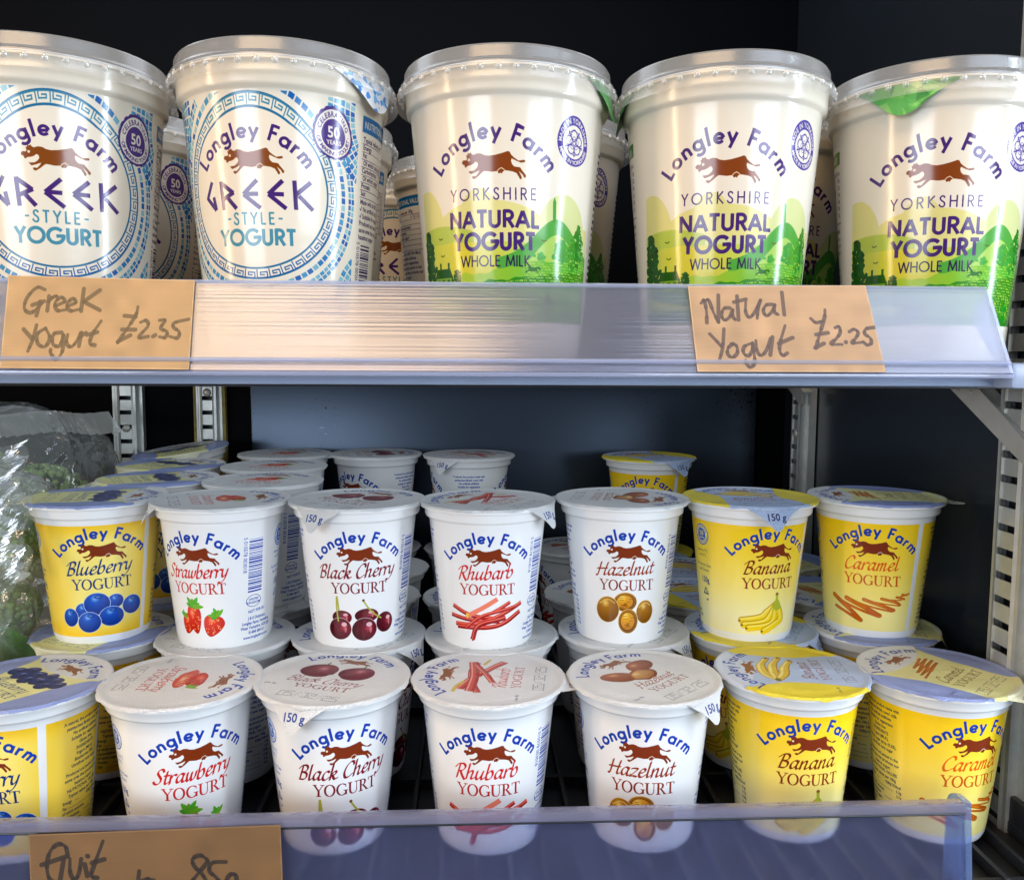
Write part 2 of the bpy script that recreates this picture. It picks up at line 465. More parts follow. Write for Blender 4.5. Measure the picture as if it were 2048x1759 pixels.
def berry(cv, F, x, y, w, h, rot, dark=(190, 22, 14), mid=(236, 66, 34), light=(255, 150, 110)):
    c, s = math.cos(rot), math.sin(rot)
    G = (F[0], F[1] + x, F[2] + y, F[3] + rot, F[4])
    poly(cv, G, [(-w, h * .45), (-w * .6, h * .95), (0, h), (w * .6, h * .95), (w, h * .45), (w * .75, -h * .35), (w * .2, -h), (-w * .3, -h * .95), (-w * .8, -h * .35)],
         ball(0, 0, w, h, srgb(*dark), srgb(*mid), srgb(*light)), smooth=6)
    rr = random.Random(3)
    for k in range(34):
        u, v = rr.uniform(-.75, .75), rr.uniform(-.8, .8)
        if u * u + v * v < .75:
            disc(cv, G, u * w, v * h, .24, .34, srgb(255, 205, 120), alpha=.75)


def fruit(cv, F, kind, lid=False):
    if kind == 'blueberry':
        k = 17.8
        for x, y, a, b in ((590, 1310, 60, 70), (855, 1240, 62, 62), (480, 1370, 62, 82), (1000, 1300, 82, 85), (705, 1250, 100, 98), (820, 1375, 95, 88), (640, 1415, 88, 92)):
            X, Y = (x - 750) / k, (1630 - y) / k
            disc(cv, F, X, Y, a / k * 1.05 + .25, b / k + .25, srgb(190, 214, 240))
            disc(cv, F, X, Y, a / k * 1.05, b / k, ball(X, Y, a / k, b / k, srgb(10, 44, 128), srgb(30, 98, 205), srgb(140, 190, 245), -.15, .5))
            disc(cv, F, X + .6, Y + b / k * .62, a / k * .34, b / k * .16, srgb(14, 44, 120), alpha=.7)
            disc(cv, F, X + .6, Y + b / k * .64, a / k * .18, b / k * .08, srgb(90, 140, 215), alpha=.8)
    elif kind == 'strawberry':
        berry(cv, F, -6.8, 14.6, 4.4, 5.6, -.25)
        berry(cv, F, -2.6, 17.6, 4.1, 7.8, .12)
        berry(cv, F, 7.2, 14.0, 5.4, 6.0, -.35)
        leafy(cv, F, -3.2, 24.6, 6.2, .1)
        leafy(cv, F, 9.6, 19.4, 5.0, -.75)
        leafy(cv, F, -10.2, 19.0, 3.2, .7)
    elif kind == 'black_cherry':
        k = 32.8
        P = lambda x, y: ((x - 955) / k, (1450 - y) / k * 1.03)
        for x, y, a, b in ((665, 890, 170, 125), (1085, 860, 200, 120), (1410, 1015, 158, 180), (630, 1085, 195, 190), (1045, 1100, 208, 200)):
            X, Y = P(x, y)
            disc(cv, F, X, Y, a / k + .2, b / k + .2, srgb(236, 214, 214))
            disc(cv, F, X, Y, a / k, b / k, ball(X, Y, a / k, b / k, srgb(56, 6, 18), srgb(132, 22, 40), srgb(190, 70, 80), .35, .1))
            disc(cv, F, X + a / k * .38, Y + b / k * .42, a / k * .24, b / k * .2, srgb(240, 196, 200), alpha=.9)
            disc(cv, F, X + a / k * .5, Y - b / k * .05, a / k * .1, b / k * .3, srgb(225, 150, 160), alpha=.6)
        for L in ([(575, 540), (575, 700), (600, 950)], [(585, 540), (615, 760)], [(1030, 610), (1110, 730), (1220, 850), (1330, 930)]):
            stroke(cv, F, spline([P(*q) for q in L], 5), .42, srgb(176, 176, 60))
        disc(cv, F, *P(1030, 600), .7, .7, srgb(120, 66, 30))
    elif kind == 'rhubarb':
        k = 13.1
        P = lambda x, y: ((x - 1440) / k, (1573 - y) / k)
        red = [(188, 30, 26), (206, 44, 34), (174, 24, 24), (214, 60, 44)]
        for n, (L, w) in enumerate((([(1205, 1280), (1330, 1330), (1480, 1350)], 1.05), ([(1590, 1250), (1470, 1315)], .95), ([(1190, 1345), (1330, 1362), (1520, 1372)], 1.05), ([(1225, 1400), (1400, 1380), (1675, 1265)], 1.1),
                                    ([(1240, 1415), (1500, 1402), (1665, 1322)], 1.15), ([(1300, 1420), (1420, 1330), (1640, 1280)], .9), ([(1560, 1350), (1390, 1395), (1345, 1495)], 1.2))):
            Q = spline([P(*q) for q in L], 6)
            stroke(cv, F, Q, w, srgb(*red[n % 4]), butt=True)
            stroke(cv, F, Q + (0, w * .35), w * .3, srgb(240, 120, 96), butt=True, alpha=.8)
            stroke(cv, F, Q - (0, w * .6), w * .3, srgb(120, 10, 14), butt=True, alpha=.7)
        Q = spline([P(1505, 1222), P(1420, 1275), P(1312, 1338)], 6)
        stroke(cv, F, Q, 1.15, srgb(240, 128, 100), butt=True)
        disc(cv, F, *P(1312, 1335), .8, 1.4, srgb(246, 196, 70))
    elif kind == 'hazelnut':
        k = 27.1
        P = lambda x, y: ((x - 915) / k, (1790 - y) / k)
        for x, y, a, b, o in ((900, 1170, 152, 130, 1), (665, 1285, 152, 178, 0), (1178, 1318, 122, 160, 0), (945, 1440, 128, 168, 1)):
            X, Y = P(x, y)
            disc(cv, F, X, Y, a / k + .25, b / k + .25, srgb(244, 214, 130))
            disc(cv, F, X, Y, a / k, b / k, ball(X, Y, a / k, b / k, srgb(120, 70, 8), srgb(192, 128, 20), srgb(246, 208, 110), -.2, .5))
            if o:
                disc(cv, F, X - .2, Y + .1, a / k * .8, b / k * .8, srgb(110, 60, 8))
                disc(cv, F, X - .2, Y + .1, a / k * .72, b / k * .72, ball(X, Y, a / k, b / k, srgb(190, 116, 10), srgb(240, 176, 36), srgb(255, 224, 120)))
                rr = random.Random(21)
                for q in range(12):
                    u, v = rr.uniform(-.45, .45) * a / k, rr.uniform(-.5, .5) * b / k
                    stroke(cv, F, spline([(X + u - .8, Y + v), (X + u, Y + v + rr.uniform(-.6, .6)), (X + u + .8, Y + v)], 3), .14, srgb(140, 78, 10))
            else:
                stroke(cv, F, spline([(X - a / k * .7, Y + b / k * .45), (X, Y + b / k * .8), (X + a / k * .6, Y + b / k * .55)], 4), .35, srgb(246, 210, 120), alpha=.6)
    elif kind == 'banana':
        for n, (tx, ty, mx, my) in enumerate(((-13.2, 13.0, -3.5, 15.8), (-11.8, 10.6, -1.8, 13.0), (-9.3, 8.9, .8, 11.2), (-1.0, 7.4, 5.2, 11.6))):
            c = spline([(5.2, 22.5), (mx + 3.4, my + 2.4), (mx, my - .6), (tx, ty)], 7)
            for j in range(2):
                stroke(cv, F, c - (0, .3 * j), 2.0 - .35 * j, (srgb(196, 150, 10), srgb(250, 212, 22))[j])
            stroke(cv, F, c + (-.2, .75), .55, srgb(255, 238, 110), alpha=.8)
            disc(cv, F, tx - 1.2, ty - .4, .6, .55, srgb(110, 80, 30))
        poly(cv, F, [(3.2, 20.5), (4.4, 25), (4.2, 28), (5.8, 28.2), (6.0, 25), (8.0, 20.2), (5.6, 18.5)], srgb(176, 190, 40), smooth=4)
        disc(cv, F, 5.0, 28.0, .9, .8, srgb(150, 96, 40))
    elif kind == 'caramel':
        k = 17.4
        P = lambda x, y: ((x - 770) / k, (1550 - y) / k)
        for L, w in (([(455, 1295), (560, 1330), (690, 1385)], .8), ([(430, 1195), (600, 1300), (690, 1380)], 1.15), ([(480, 1225), (700, 1290), (840, 1330)], .7), ([(560, 1197), (740, 1265), (845, 1322)], 1.15),
                     ([(620, 1215), (820, 1255), (950, 1280)], .5), ([(712, 1186), (880, 1235), (965, 1268)], .9), ([(760, 1195), (1010, 1228)], .35), ([(858, 1165), (980, 1195), (1018, 1220)], .75), ([(900, 1170), (1030, 1178)], .3),
                     ([(985, 1148), (1060, 1168)], .6), ([(1000, 1150), (1108, 1122)], .4), ([(1035, 1124), (1085, 1134)], .5)):
            Q = spline([P(*q) for q in L], 6)
            stroke(cv, F, Q, w, srgb(176, 78, 8))
            stroke(cv, F, Q, w * .62, srgb(222, 120, 24))
            stroke(cv, F, Q[len(Q) // 2:] + (0, .1), w * .36, srgb(196, 84, 14), alpha=.9)


def seal50(cv, F, x, y, r, col, pale=None):
    G = (F[0], F[1] + x, F[2] + y, F[3], F[4])
    pale = WHITE if pale is None else pale
    t = np.linspace(0, 2 * PI, 145)[:-1]
    rr = r * (1 + .045 * np.abs(np.cos(t * 10)) - .02)
    poly(cv, G, np.stack([rr * np.cos(t), rr * np.sin(t)], 1), col)
    disc(cv, G, 0, 0, r * .90, r * .90, pale)
    disc(cv, G, 0, 0, r * .60, r * .60, col)
    text(cv, (G[0], G[1], G[2] - r * .08, G[3], G[4]), "50", r * .62, pale, bold=True)
    text(cv, (G[0], G[1], G[2] - r * .38, G[3], G[4]), "YEARS", r * .26, pale, bold=True)
    text(cv, G, "CELEBRATING", r * .25, col, bold=True, arcR=r * .66, track=.02)
    text(cv, G, "\u00b7 OF MAKING YOGURT \u00b7", r * .25, col, bold=True, arcR=r * .84, inside=True)


def barcode(cv, F, w, h, col, digits):
    """Bars stand one above the other, digits run along the left edge."""
    rr = random.Random(11)
    y = 0
    while y < h:
        b = rr.choice((.34, .34, .6, .85))
        rect(cv, F, 0, y, w, min(y + b, h), col)
        y += b + rr.choice((.34, .34, .6, .8))
    G = (F[0], F[1] - 3.0, F[2] + h + 1.2, F[3] - PI / 2, F[4])
    text(cv, G, digits, 3.0, col, align='l', xf=.92)


INGR = {'blueberry': 'Blueberries (8%),', 'strawberry': 'Strawberries (10%),', 'black_cherry': 'Black cherries (9%),', 'rhubarb': 'Rhubarb (7%),', 'hazelnut': 'Hazelnuts (3.6%),', 'banana': 'Banana (9.6%),', 'caramel': 'burned sugar syrup (0.2%),'}


def info(cv, az, kind, col):
    rows = ["A natural, live product made with", "pasteurised British cows' milk", "No artificial additives", "Suitable for vegetarians", "Gluten free", "*INGREDIENTS", "Yogurt (MILK),", INGR[kind], "Unrefined cane sugar", "",
            "Produced and packed in the", "same area that produces our", "hazelnut yogurt", "*NUTRITIONAL VALUES", "*Typical values per 100g"]
    z = 62.5
    for s in rows:
        if s:
            b = s[0] == '*'
            text(cv, (az, 0, z, 0, 1), s.lstrip('*'), 2.25, col, bold=True, xf=.84)
        z -= 2.72 if s else 1.2
    for a, b in (("Energy", "428kJ/102kcal"), ("Fat", "5.3g"), ("of which saturates", "3.7g"), ("Carbohydrate", "12.8g"), ("of which sugars", "11.4g"), ("Protein", "4.1g"), ("Salt", "0.1g")):
        text(cv, (az, -11.5, z, 0, 1), a, 2.15, col, bold=True, align='l', xf=.78)
        text(cv, (az, 11.5, z, 0, 1), b, 2.15, col, bold=True, align='r', xf=.78)
        rect(cv, (az, 0, 0, 0, 1), -11.5 + 1.05 * len(a), z, 11.5 - 1.1 * len(b), z + .22, col, alpha=.8)
        z -= 2.55


def cup_art(kind):
    name, nc, yc, yellow = FL[kind]
    cv = Canvas('wall', 8.0, r0=25.0, slope=.104, h=70.0, azmin=R_(-60), W=1536, base=WHITE)
    if yellow:
        z = np.linspace(0, 70, cv.H)[:, None]
        az = np.degrees(np.linspace(0, 2 * PI, cv.W)[None, :]) - 60
        top, low = (srgb(255, 211, 24), srgb(255, 240, 150)) if kind != 'blueberry' else (srgb(254, 206, 34), srgb(254, 228, 116))
        t = np.clip((66 - z) / 52, 0, 1) ** 1.1
        y = top * (1 - t[..., None]) + low * t[..., None] + 0 * az[..., None]
        if kind == 'banana':
            y = y * (1 - .55 * (t ** 3)[..., None]) + srgb(253, 246, 205) * .55 * (t ** 3)[..., None]
        if kind == 'blueberry':      # a pale middle in a golden frame
            e = np.clip(np.minimum(z - 4.5, 67 - z) / 9, 0, 1) * (1 - .5 * np.clip((np.abs(az - 180) - 22) / 26, 0, 1))
            y = srgb(252, 200, 32) * (1 - e[..., None]) + srgb(254, 232, 124) * e[..., None]
        m = ((z > 4.7) & (z < 66.6) & (np.abs(az - 229) > 3.2) & (np.abs(az - 292) > (3.2 if kind == 'blueberry' else -1)))[..., None]
        cv.a = np.where(m, y, cv.a).astype(np.float32)
    cowc = srgb(128, 48, 16)
    dark = srgb(46, 58, 84) if yellow else BLUE
    for az in (0.0, PI):
        F = (az, 0, 0, 0, 1)
        letters(cv, (az, 0, 59.6, 0, 1), "Longley Farm", 6.3, SANS, .098, BLUE, track=.10, xf=1.02, arcR=27.0)
        cow(cv, F, .6, 51.6, 24.6, cowc)
        x = {'black_cherry': 1.13, 'strawberry': 1.12}.get(kind, 1.2)
        letters(cv, (az, -1.0, 39.9, R_(2.0), 1), name, 4.45, SCRIPT, .15, nc, track=.02, xf=x, mode='script')
        letters(cv, (az, .3, 31.2, 0, 1), "YOGURT", 6.0, SERIF, 0, yc, track=.02, xf=1.0, mode='serif')
        fruit(cv, (az, 0, -.4, 0, {'strawberry': 1.0, 'black_cherry': 1.04, 'banana': 1.02}.get(kind, 1.10)), kind)
    a1, a2 = R_(57), R_(98)
    barcode(cv, (a1, -1.5, 30, 0, 1), 8.6, 29.5, dark, "5 010578 003018")
    F = (a1, 2.2, 0, 0, 1)
    disc(cv, F, 0, 25.0, 4.6, 3.4, dark, inner=.92)
    for k, s in enumerate(("UNITED", "KINGDOM")):
        text(cv, (a1, 2.2, 25.4 - 1.9 * k, 0, 1), s, 1.7, dark, bold=True)
    text(cv, (a1, 4.5, 18.6, R_(4), 1), "NOT FOR EU", 2.3, dark, bold=True, xf=.8)
    for k, s in enumerate(("J & E Dickinson,", "Longley Farm, Holmfirth,", "West Yorkshire, HD9 2JD", "01484 684151", "www.longleyfarm.com")):
        text(cv, (a1, 5.0, 14.6 - 2.7 * k, 0, 1), s, 2.3, dark, bold=True, xf=.8)
    pale = srgb(252, 226, 120) if yellow else WHITE
    seal50(cv, (a2, 0, 0, 0, 1), 1.2, 58.0, 6.0, srgb(40, 92, 190), pale)
    for k, s in enumerate(("Store at 2\u00b0C", "to 4.5\u00b0C", "", "For Use By Date:", "See Closure")):
        text(cv, (a2, 1, 48.2 - 2.8 * k, 0, 1), s, 2.3, dark, xf=.85)
    text(cv, (a2, 2, 30.6, 0, 1), "150g", 4.6, srgb(40, 70, 160) if not yellow else srgb(40, 62, 120), bold=True, xf=.8)
    t = [(2 + 2.4 * math.sin(q), 25 + 2.4 * math.cos(q)) for q in (0, 2.09, 4.19, 6.28)]
    stroke(cv, (a2, 0, 0, 0, 1), t, .3, dark)
    text(cv, (a2, 2, 24.0, 0, 1), "5", 1.9, dark, bold=True)
    text(cv, (a2, 3, 19.8, 0, 1), "PP", 1.8, dark, bold=True)
    info(cv, R_(270), kind, dark)
    return cv.image("cup print " + kind)


def lid_fruit(cv, F, kind):
    if kind == 'strawberry':
        berry(cv, F, 1, 6.5, 9.0, 5.4, .12, (170, 26, 20), (222, 70, 46), (250, 150, 120))
        poly(cv, F, [(-13, 2.6), (-8, 5.2), (0, 4.2), (9, 3.0), (11, 0), (4, -3), (-4, -2.8), (-10, -.5)], ball(0, 0, 12, 5, srgb(208, 60, 40), srgb(228, 96, 70), srgb(252, 214, 180), 0, .1), smooth=5)
        for k in range(7):
            stroke(cv, F, [(-6 + 2.4 * k, 2.6), (-5 + 2 * k, -.6)], .22, srgb(252, 216, 178), alpha=.9)
        leafy(cv, F, 10.5, 7.5, 4.4, -1.2, (130, 170, 60))
    elif kind == 'black_cherry':
        for x, y, r in ((-10.5, 6.0, 9.6), (9.5, 6.2, 9.0)):
            disc(cv, F, x, y, r, r * .92, ball(x, y, r, r, srgb(88, 18, 32), srgb(150, 52, 62), srgb(214, 150, 154), .1, .3))
            stroke(cv, F, [(x, y + r * .8), (x + .6, y + r * 1.15)], .5, srgb(90, 110, 50))
    elif kind == 'rhubarb':
        for n, (L, w) in enumerate((([(-20, 3), (-8, 7), (6, 9), (19, 8)], 1.8), ([(-17, 12), (-4, 8), (8, 2), (21, -6)], 2.2), ([(-19, 7), (0, 7), (20, 10)], 2.4), ([(-8, -3), (4, 2), (16, 8)], 1.6))):
            Q = spline(L, 6)
            stroke(cv, F, Q, w, srgb(170, 40, 34), butt=True)
            stroke(cv, F, Q + (0, w * .2), w * .55, srgb(212, 76, 58), butt=True)
            stroke(cv, F, Q + (0, w * .5), w * .18, srgb(244, 164, 140), butt=True)
        for L in ([(-8, 11.5), (-14, 14), (-20, 14.5)], [(17, 4), (23, 2)]):
            stroke(cv, F, spline(L, 5), .9, srgb(212, 190, 80))
    elif kind == 'hazelnut':
        for x, y, a, b, r in ((-11, 7, 9.5, 6.4, -.5), (9.5, 10, 9.0, 6.2, .2), (1, 1.5, 8.6, 6.4, .1)):
            G = (F[0], F[1] + x, F[2] + y, F[3] + r, F[4])
            disc(cv, G, 0, 0, a, b, ball(0, 0, a, b, srgb(128, 60, 24), srgb(186, 104, 54), srgb(232, 178, 130), -.2, .4))
            if r == .1:
                disc(cv, G, 0, 0, a * .8, b * .76, ball(0, 0, a, b, srgb(170, 108, 50), srgb(226, 178, 110), srgb(246, 216, 160)))
    elif kind == 'banana':
        for L in ([(-14, 10.5), (-6, 14.2), (5, 14.0), (15.5, 9.2)], [(-14, 9.8), (-5, 9.8), (6, 8.0), (15.5, 3.2)], [(-13.5, 8.8), (-6, 5.0), (3, 2.6), (11.5, -1.8)]):
            Q = spline(L, 8)
            t = np.linspace(0, 1, len(Q))
            for w, off, col in ((2.7, 0, (170, 132, 28)), (2.25, .25, (226, 192, 60)), (.7, 1.1, (248, 230, 140))):
                for i0 in range(0, len(Q) - 3, 3):
                    f = .55 + .45 * math.sin(PI * min(.9, .15 + t[i0]))
                    stroke(cv, F, Q[i0:i0 + 4] + (0, off), w * f, srgb(*col))
            disc(cv, F, L[-1][0] + .8, L[-1][1] - .3, .9, .8, srgb(84, 60, 26))
        disc(cv, F, -15.0, 10.0, 2.4, 1.5, srgb(126, 112, 40))
    elif kind == 'caramel':
        P = [(-15, 0), (12, 4), (-12, 3), (14, 7), (-9, 6), (14, 10), (-4, 9.5), (12, 12.5)]
        for a, b in zip(P, P[1:]):
            stroke(cv, F, [a, b], .62, srgb(190, 112, 40))
            stroke(cv, F, [((a[0] + b[0]) / 2, (a[1] + b[1]) / 2), b], .75, srgb(206, 124, 50))
    elif kind == 'blueberry':
        for x, y, r in ((-17, 4, 4.4), (-12, 8.5, 4.4), (-10, 2, 4.6), (-4, 7, 4.6), (-2, 1, 4.4), (4, 9, 4.2), (5, 3, 4.6), (11, 7.5, 4.4), (12.5, 1.5, 4.4), (18, 5, 4.2)):
            disc(cv, F, x, y, r, r, ball(x, y, r, r, srgb(26, 34, 84), srgb(64, 78, 146), srgb(150, 164, 214), -.2, .4))
            disc(cv, F, x + .5, y + .8, r * .36, r * .3, srgb(22, 26, 70), alpha=.8)


def lid_art(kind):
    name, nc, yc, yellow = FL[kind]
    base = WHITE * .97
    cv = Canvas('flat', 8.0, box=(-40, -56, 40, 42), base=base)
    F = (0, 0, 0, 0, 1)
    if yellow:
        violet, lemon = srgb(150, 164, 214), srgb(242, 238, 166)
        if kind == 'banana':
            cv.a[:] = srgb(246, 224, 60)
            poly(cv, F, [(-40, 42), (-26, 42), (-22, 20), (-17, 0), (-20, -20), (-24, -56), (24, -56), (20, -20), (17, 0), (22, 20), (26, 42)][1:], srgb(186, 204, 236), smooth=4)
            disc(cv, F, 0, 33, 26, 13, srgb(222, 228, 240), alpha=.8)
        else:
            cv.a[:] = violet
            poly(cv, F, [(-30, 34), (-24, 14), (-19, -6), (-18, -26), (-22, -56), (22, -56), (18, -26), (19, -6), (24, 14), (30, 34)], lemon, smooth=4)
            disc(cv, F, 0, 30, 32, 17, srgb(232, 234, 240), alpha=.9)
            disc(cv, F, 0, -46, 24, 12, srgb(236, 234, 206), alpha=.8)
    letters(cv, (0, 0, 27.2, 0, 1), "Longley Farm", 6.4, SANS, .085, BLUE, track=.08, arcR=27.2)
    cow(cv, F, 2.0, 20.0, 19.5, srgb(146, 84, 38))
    lid_fruit(cv, F, kind)
    soft = lambda c: c * .85 + .12
    letters(cv, (0, -1, -9.6, 0, 1), name, 3.9, SCRIPT, .10, soft(nc if kind != 'caramel' else srgb(96, 60, 20)), xf=1.2, mode='script')
    letters(cv, (0, 1, -16.6, 0, 1), "YOGURT", 4.6, SERIF, 0, soft(yc if kind != 'caramel' else srgb(96, 60, 20)), track=.05, xf=1.2, mode='serif')
    text(cv, (0, -25, -16.5, 0, 1), "Use By", 2.3, srgb(60, 60, 110))
    rr = random.Random(len(name))
    x = -15.0
    for ch in "05/12/25":
        gl = [(i, j) for i in range(4) for j in range(6)]
        if ch == '/':
            pts = [(i * .8, i * 1.5) for i in range(4)]
        else:
            ring = [p for p in gl if p[0] in (0, 3) or p[1] in (0, 5)]
            drop = {'0': [], '5': [(3, 4), (3, 3), (0, 1), (0, 2)], '1': [(0, q) for q in range(6)], '2': [(0, 3), (0, 4), (3, 1), (3, 2)]}[ch]
            pts = [p for p in ring if p not in drop] + ([(1, 3), (2, 3)] if ch in '52' else [])
        for i, j in pts:
            disc(cv, F, x + i * .95, -27.5 + j * 1.0 - (x / 40) ** 2, .32, .32, srgb(60, 60, 68), alpha=.75)
        x += 4.0 if ch != '/' else 3.4
    col = srgb(46, 70, 150) if kind != 'banana' else srgb(60, 66, 110)
    text(cv, (0, 0, -44.0, 0, 1), "150 g", 5.4, col, bold=True)
    return cv.image("lid print " + kind)


def greek_art():
    cv = Canvas('wall', 7.6, r0=34.5, slope=.088, h=105.0, azmin=-PI, W=2048, base=srgb(244, 242, 236))
    F = (0, 0, 0, 0, 1)
    cx, cz, R0 = 0.0, 68.6, 35.8
    tints = np.array([(120, 190, 226), (70, 156, 214), (20, 104, 196), (150, 206, 232), (44, 130, 206)], np.float32) / 255
    rng = np.random.RandomState(4)
    tab = rng.randint(0, 5, 4096)

    def tiles(c0, c1, r_in, r_out, p, a_lo=-400, a_hi=400, bands=1, box=(-54, 16, 52, 104.5), gap=.80):
        def mask(X, Y):
            r = np.hypot(X - c0, Y - c1)
            a = np.degrees(np.arctan2(Y - c1, X - c0))
            t = (r - r_in) / (r_out - r_in) * bands
            s = np.radians(a) * (r_in + r_out) / 2 / p
            return (t > 0) & (t < bands) & (t % 1 < gap) & (s % 1 < gap) & (a > a_lo) & (a < a_hi) & (np.hypot(X - cx, Y - cz) > R0 + 1.2) & (X > box[0]) & (X < box[2]) & (Y > box[1]) & (Y < box[3])
        def col(X, Y):
            r = np.hypot(X - c0, Y - c1)
            a = np.arctan2(Y - c1, X - c0)
            i = np.floor((r - r_in) / (r_out - r_in) * bands).astype(int)
            j = np.floor(a * (r_in + r_out) / 2 / p).astype(int)
            return tints[tab[(i * 131 + j * 17 + int(r_in * 7 + c0)) % 4096]]
        cv.draw(F, box, mask, col)
    tiles(cx, cz, R0 + 2.2, R0 + 4.6, 3.0)
    tiles(cx, cz, R0 + 6.0, R0 + 9.6, 2.6, bands=2, a_lo=-60, a_hi=38)
    tiles(cx, cz, R0 + 6.0, R0 + 9.6, 2.6, bands=2, a_lo=128)
    tiles(cx, cz, R0 + 6.0, R0 + 9.6, 2.6, bands=2, a_hi=-118)
    for sx in (-1, 1):
        tiles(sx * 62, 100, 16, 30, 2.5, bands=5)
        tiles(sx * 60, 22, 12, 28, 2.5, bands=6)
        tiles(sx * 30, 2, 17, 25, 2.6, bands=3)
        tiles(sx * 66, 62, 12.5, 20, 2.6, bands=3)
    disc(cv, F, cx, cz, R0, R0, srgb(246, 243, 236))
    disc(cv, F, cx, cz, R0, R0, DEEPB * .75 + .12, inner=.978)
    disc(cv, F, cx, cz, R0 - 4.2, R0 - 4.2, DEEPB * .75 + .12, inner=.975)
    n = 40
    key = [[(0, .5), (0, 3.7), (5.0, 3.7), (5.0, 1.5), (2.0, 1.5), (2.0, 2.55), (3.6, 2.55)]]
    P = 2 * PI * (R0 - 2.1) / n
    def meander(X, Y):
        r = np.hypot(X - cx, Y - cz)
        s = (np.arctan2(Y - cz, X - cx) * n / (2 * PI)) % 1 * P
        t = r - (R0 - 4.2)
        m = np.zeros(X.shape, bool)
        k = P / 5.6
        L = [(.25, .4), (.25, 3.55), (4.75, 3.55), (4.75, 1.35), (1.75, 1.35), (1.75, 2.4), (3.4, 2.4)]
        for (x0, y0), (x1, y1) in zip(L, L[1:]):
            xa, xb = min(x0, x1) * k - .24, max(x0, x1) * k + .24
            ya, yb = min(y0, y1) - .26, max(y0, y1) + .26
            m |= (s > xa) & (s < xb) & (t > ya) & (t < yb)
        return m
    cv.draw(F, (cx - R0, cz - R0, cx + R0, cz + R0), meander, lambda X, Y: (srgb(58, 142, 186) * np.clip((Y[..., None] - 34) / 60, 0, 1) + srgb(14, 92, 178) * (1 - np.clip((Y[..., None] - 34) / 60, 0, 1))).astype(np.float32))
    letters(cv, (0, 0, 89.2, 0, 1), "Longley Farm", 6.6, SANS, .095, PURPLE, track=.11, xf=1.02, arcR=27.0)
    cow(cv, F, .6, 80.0, 25.5, srgb(136, 72, 12))
    letters(cv, (0, .6, 61.2, 0, 1), "GREEK", 11.6, GREEK, .075, PURPLE, track=.12, xf=1.0)
    letters(cv, (0, 0, 54.9, 0, 1), "-STYLE-", 5.0, CAPS, .075, TEAL, track=.26, xf=.92)
    letters(cv, (0, .5, 46.6, 0, 1), "YOGURT", 6.6, CAPS, .105, TEAL, track=.08, xf=1.02)
    seal50(cv, F, 35.0, 92.5, 9.4, srgb(74, 44, 140))
    az = R_(68)
    G = (az, 0, 0, 0, 1)
    rect(cv, G, -2.2, 15, 40, 105, srgb(244, 242, 236))
    rect(cv, G, 0, 96.8, 36, 102.0, DEEPB)
    text(cv, (az, 18, 98.2, 0, 1), "NUTRITIONAL VALUES", 3.2, WHITE, bold=True)
    z = 93.4
    for k, s in enumerate(("Typical values per 100g", "Energy", "Fat", " Of which saturates", "Carbohydrate", " Of which sugars", "Protein", "Salt")):
        text(cv, (az, 1.2, z, 0, 1), s, 2.9, PURPLE * .7, bold=True, align='l', xf=.88)
        if k:
            text(cv, (az, 35, z, 0, 1), ("", "517kJ/125kcal", "9.5g", "6.2g", "5.9g", "5.4g", "4.5g", "0.2g")[k], 2.7, PURPLE * .7, align='r', xf=.85)
        rect(cv, G, .6, z - .95, 36, z - .7, PURPLE * .8, alpha=.9)
        z -= 3.2
    for k, s in enumerate(("Made with all BRITISH MILK", "\u221a No artificial additives", "\u221a Suitable for vegetarians", "Produced and packed in the", "same area that produces our", "hazelnut yogurt")):
        text(cv, (az, 1.2, z - .4, 0, 1), s, 2.8, PURPLE * .7, bold=True, align='l', xf=.86)
        z -= 3.0
    barcode(cv, (az, 3.4, 20, 0, 1), 8.5, 30, PURPLE * .8, "5 010578 002035")
    rr = random.Random(2)
    a2 = R_(122)
    for k in range(26):      # the narrow column of the maker's text and the far side's mosaic
        rect(cv, (a2, 0, 0, 0, 1), 0, 22 + k * 2.6, rr.uniform(3, 9), 23.1 + k * 2.6, srgb(60, 80, 160))
    rect(cv, F, -160, 0, 160, 16.0, srgb(246, 246, 244))
    return cv.image("cup print greek")


def rose(cv, F, x, y, r):
    G = (F[0], F[1] + x, F[2] + y, F[3], F[4])
    c = srgb(72, 56, 170)
    disc(cv, G, 0, 0, r, r, c)
    disc(cv, G, 0, 0, r * .68, r * .68, WHITE)
    text(cv, G, "MADE IN YORKSHIRE", r * .25, WHITE, bold=True, arcR=r * .75)
    text(cv, G, "MADE IN YORKSHIRE", r * .25, WHITE, bold=True, arcR=r * .92, inside=True)
    for k in range(5):
        a = PI / 2 + k * 2 * PI / 5
        for q, rad in ((.34, .21), (.18, .12)):
            disc(cv, G, r * q * math.cos(a), r * q * math.sin(a), r * rad, r * rad, c, inner=.8)
        b = a + PI / 5
        stroke(cv, G, [(r * .40 * math.cos(b), r * .40 * math.sin(b)), (r * .56 * math.cos(b), r * .56 * math.sin(b))], r * .035, c)
    disc(cv, G, 0, 0, r * .11, r * .11, WHITE)
    disc(cv, G, 0, 0, r * .11, r * .11, c, inner=.6)
    disc(cv, G, 0, 0, r * .52, r * .52, c, inner=.94)


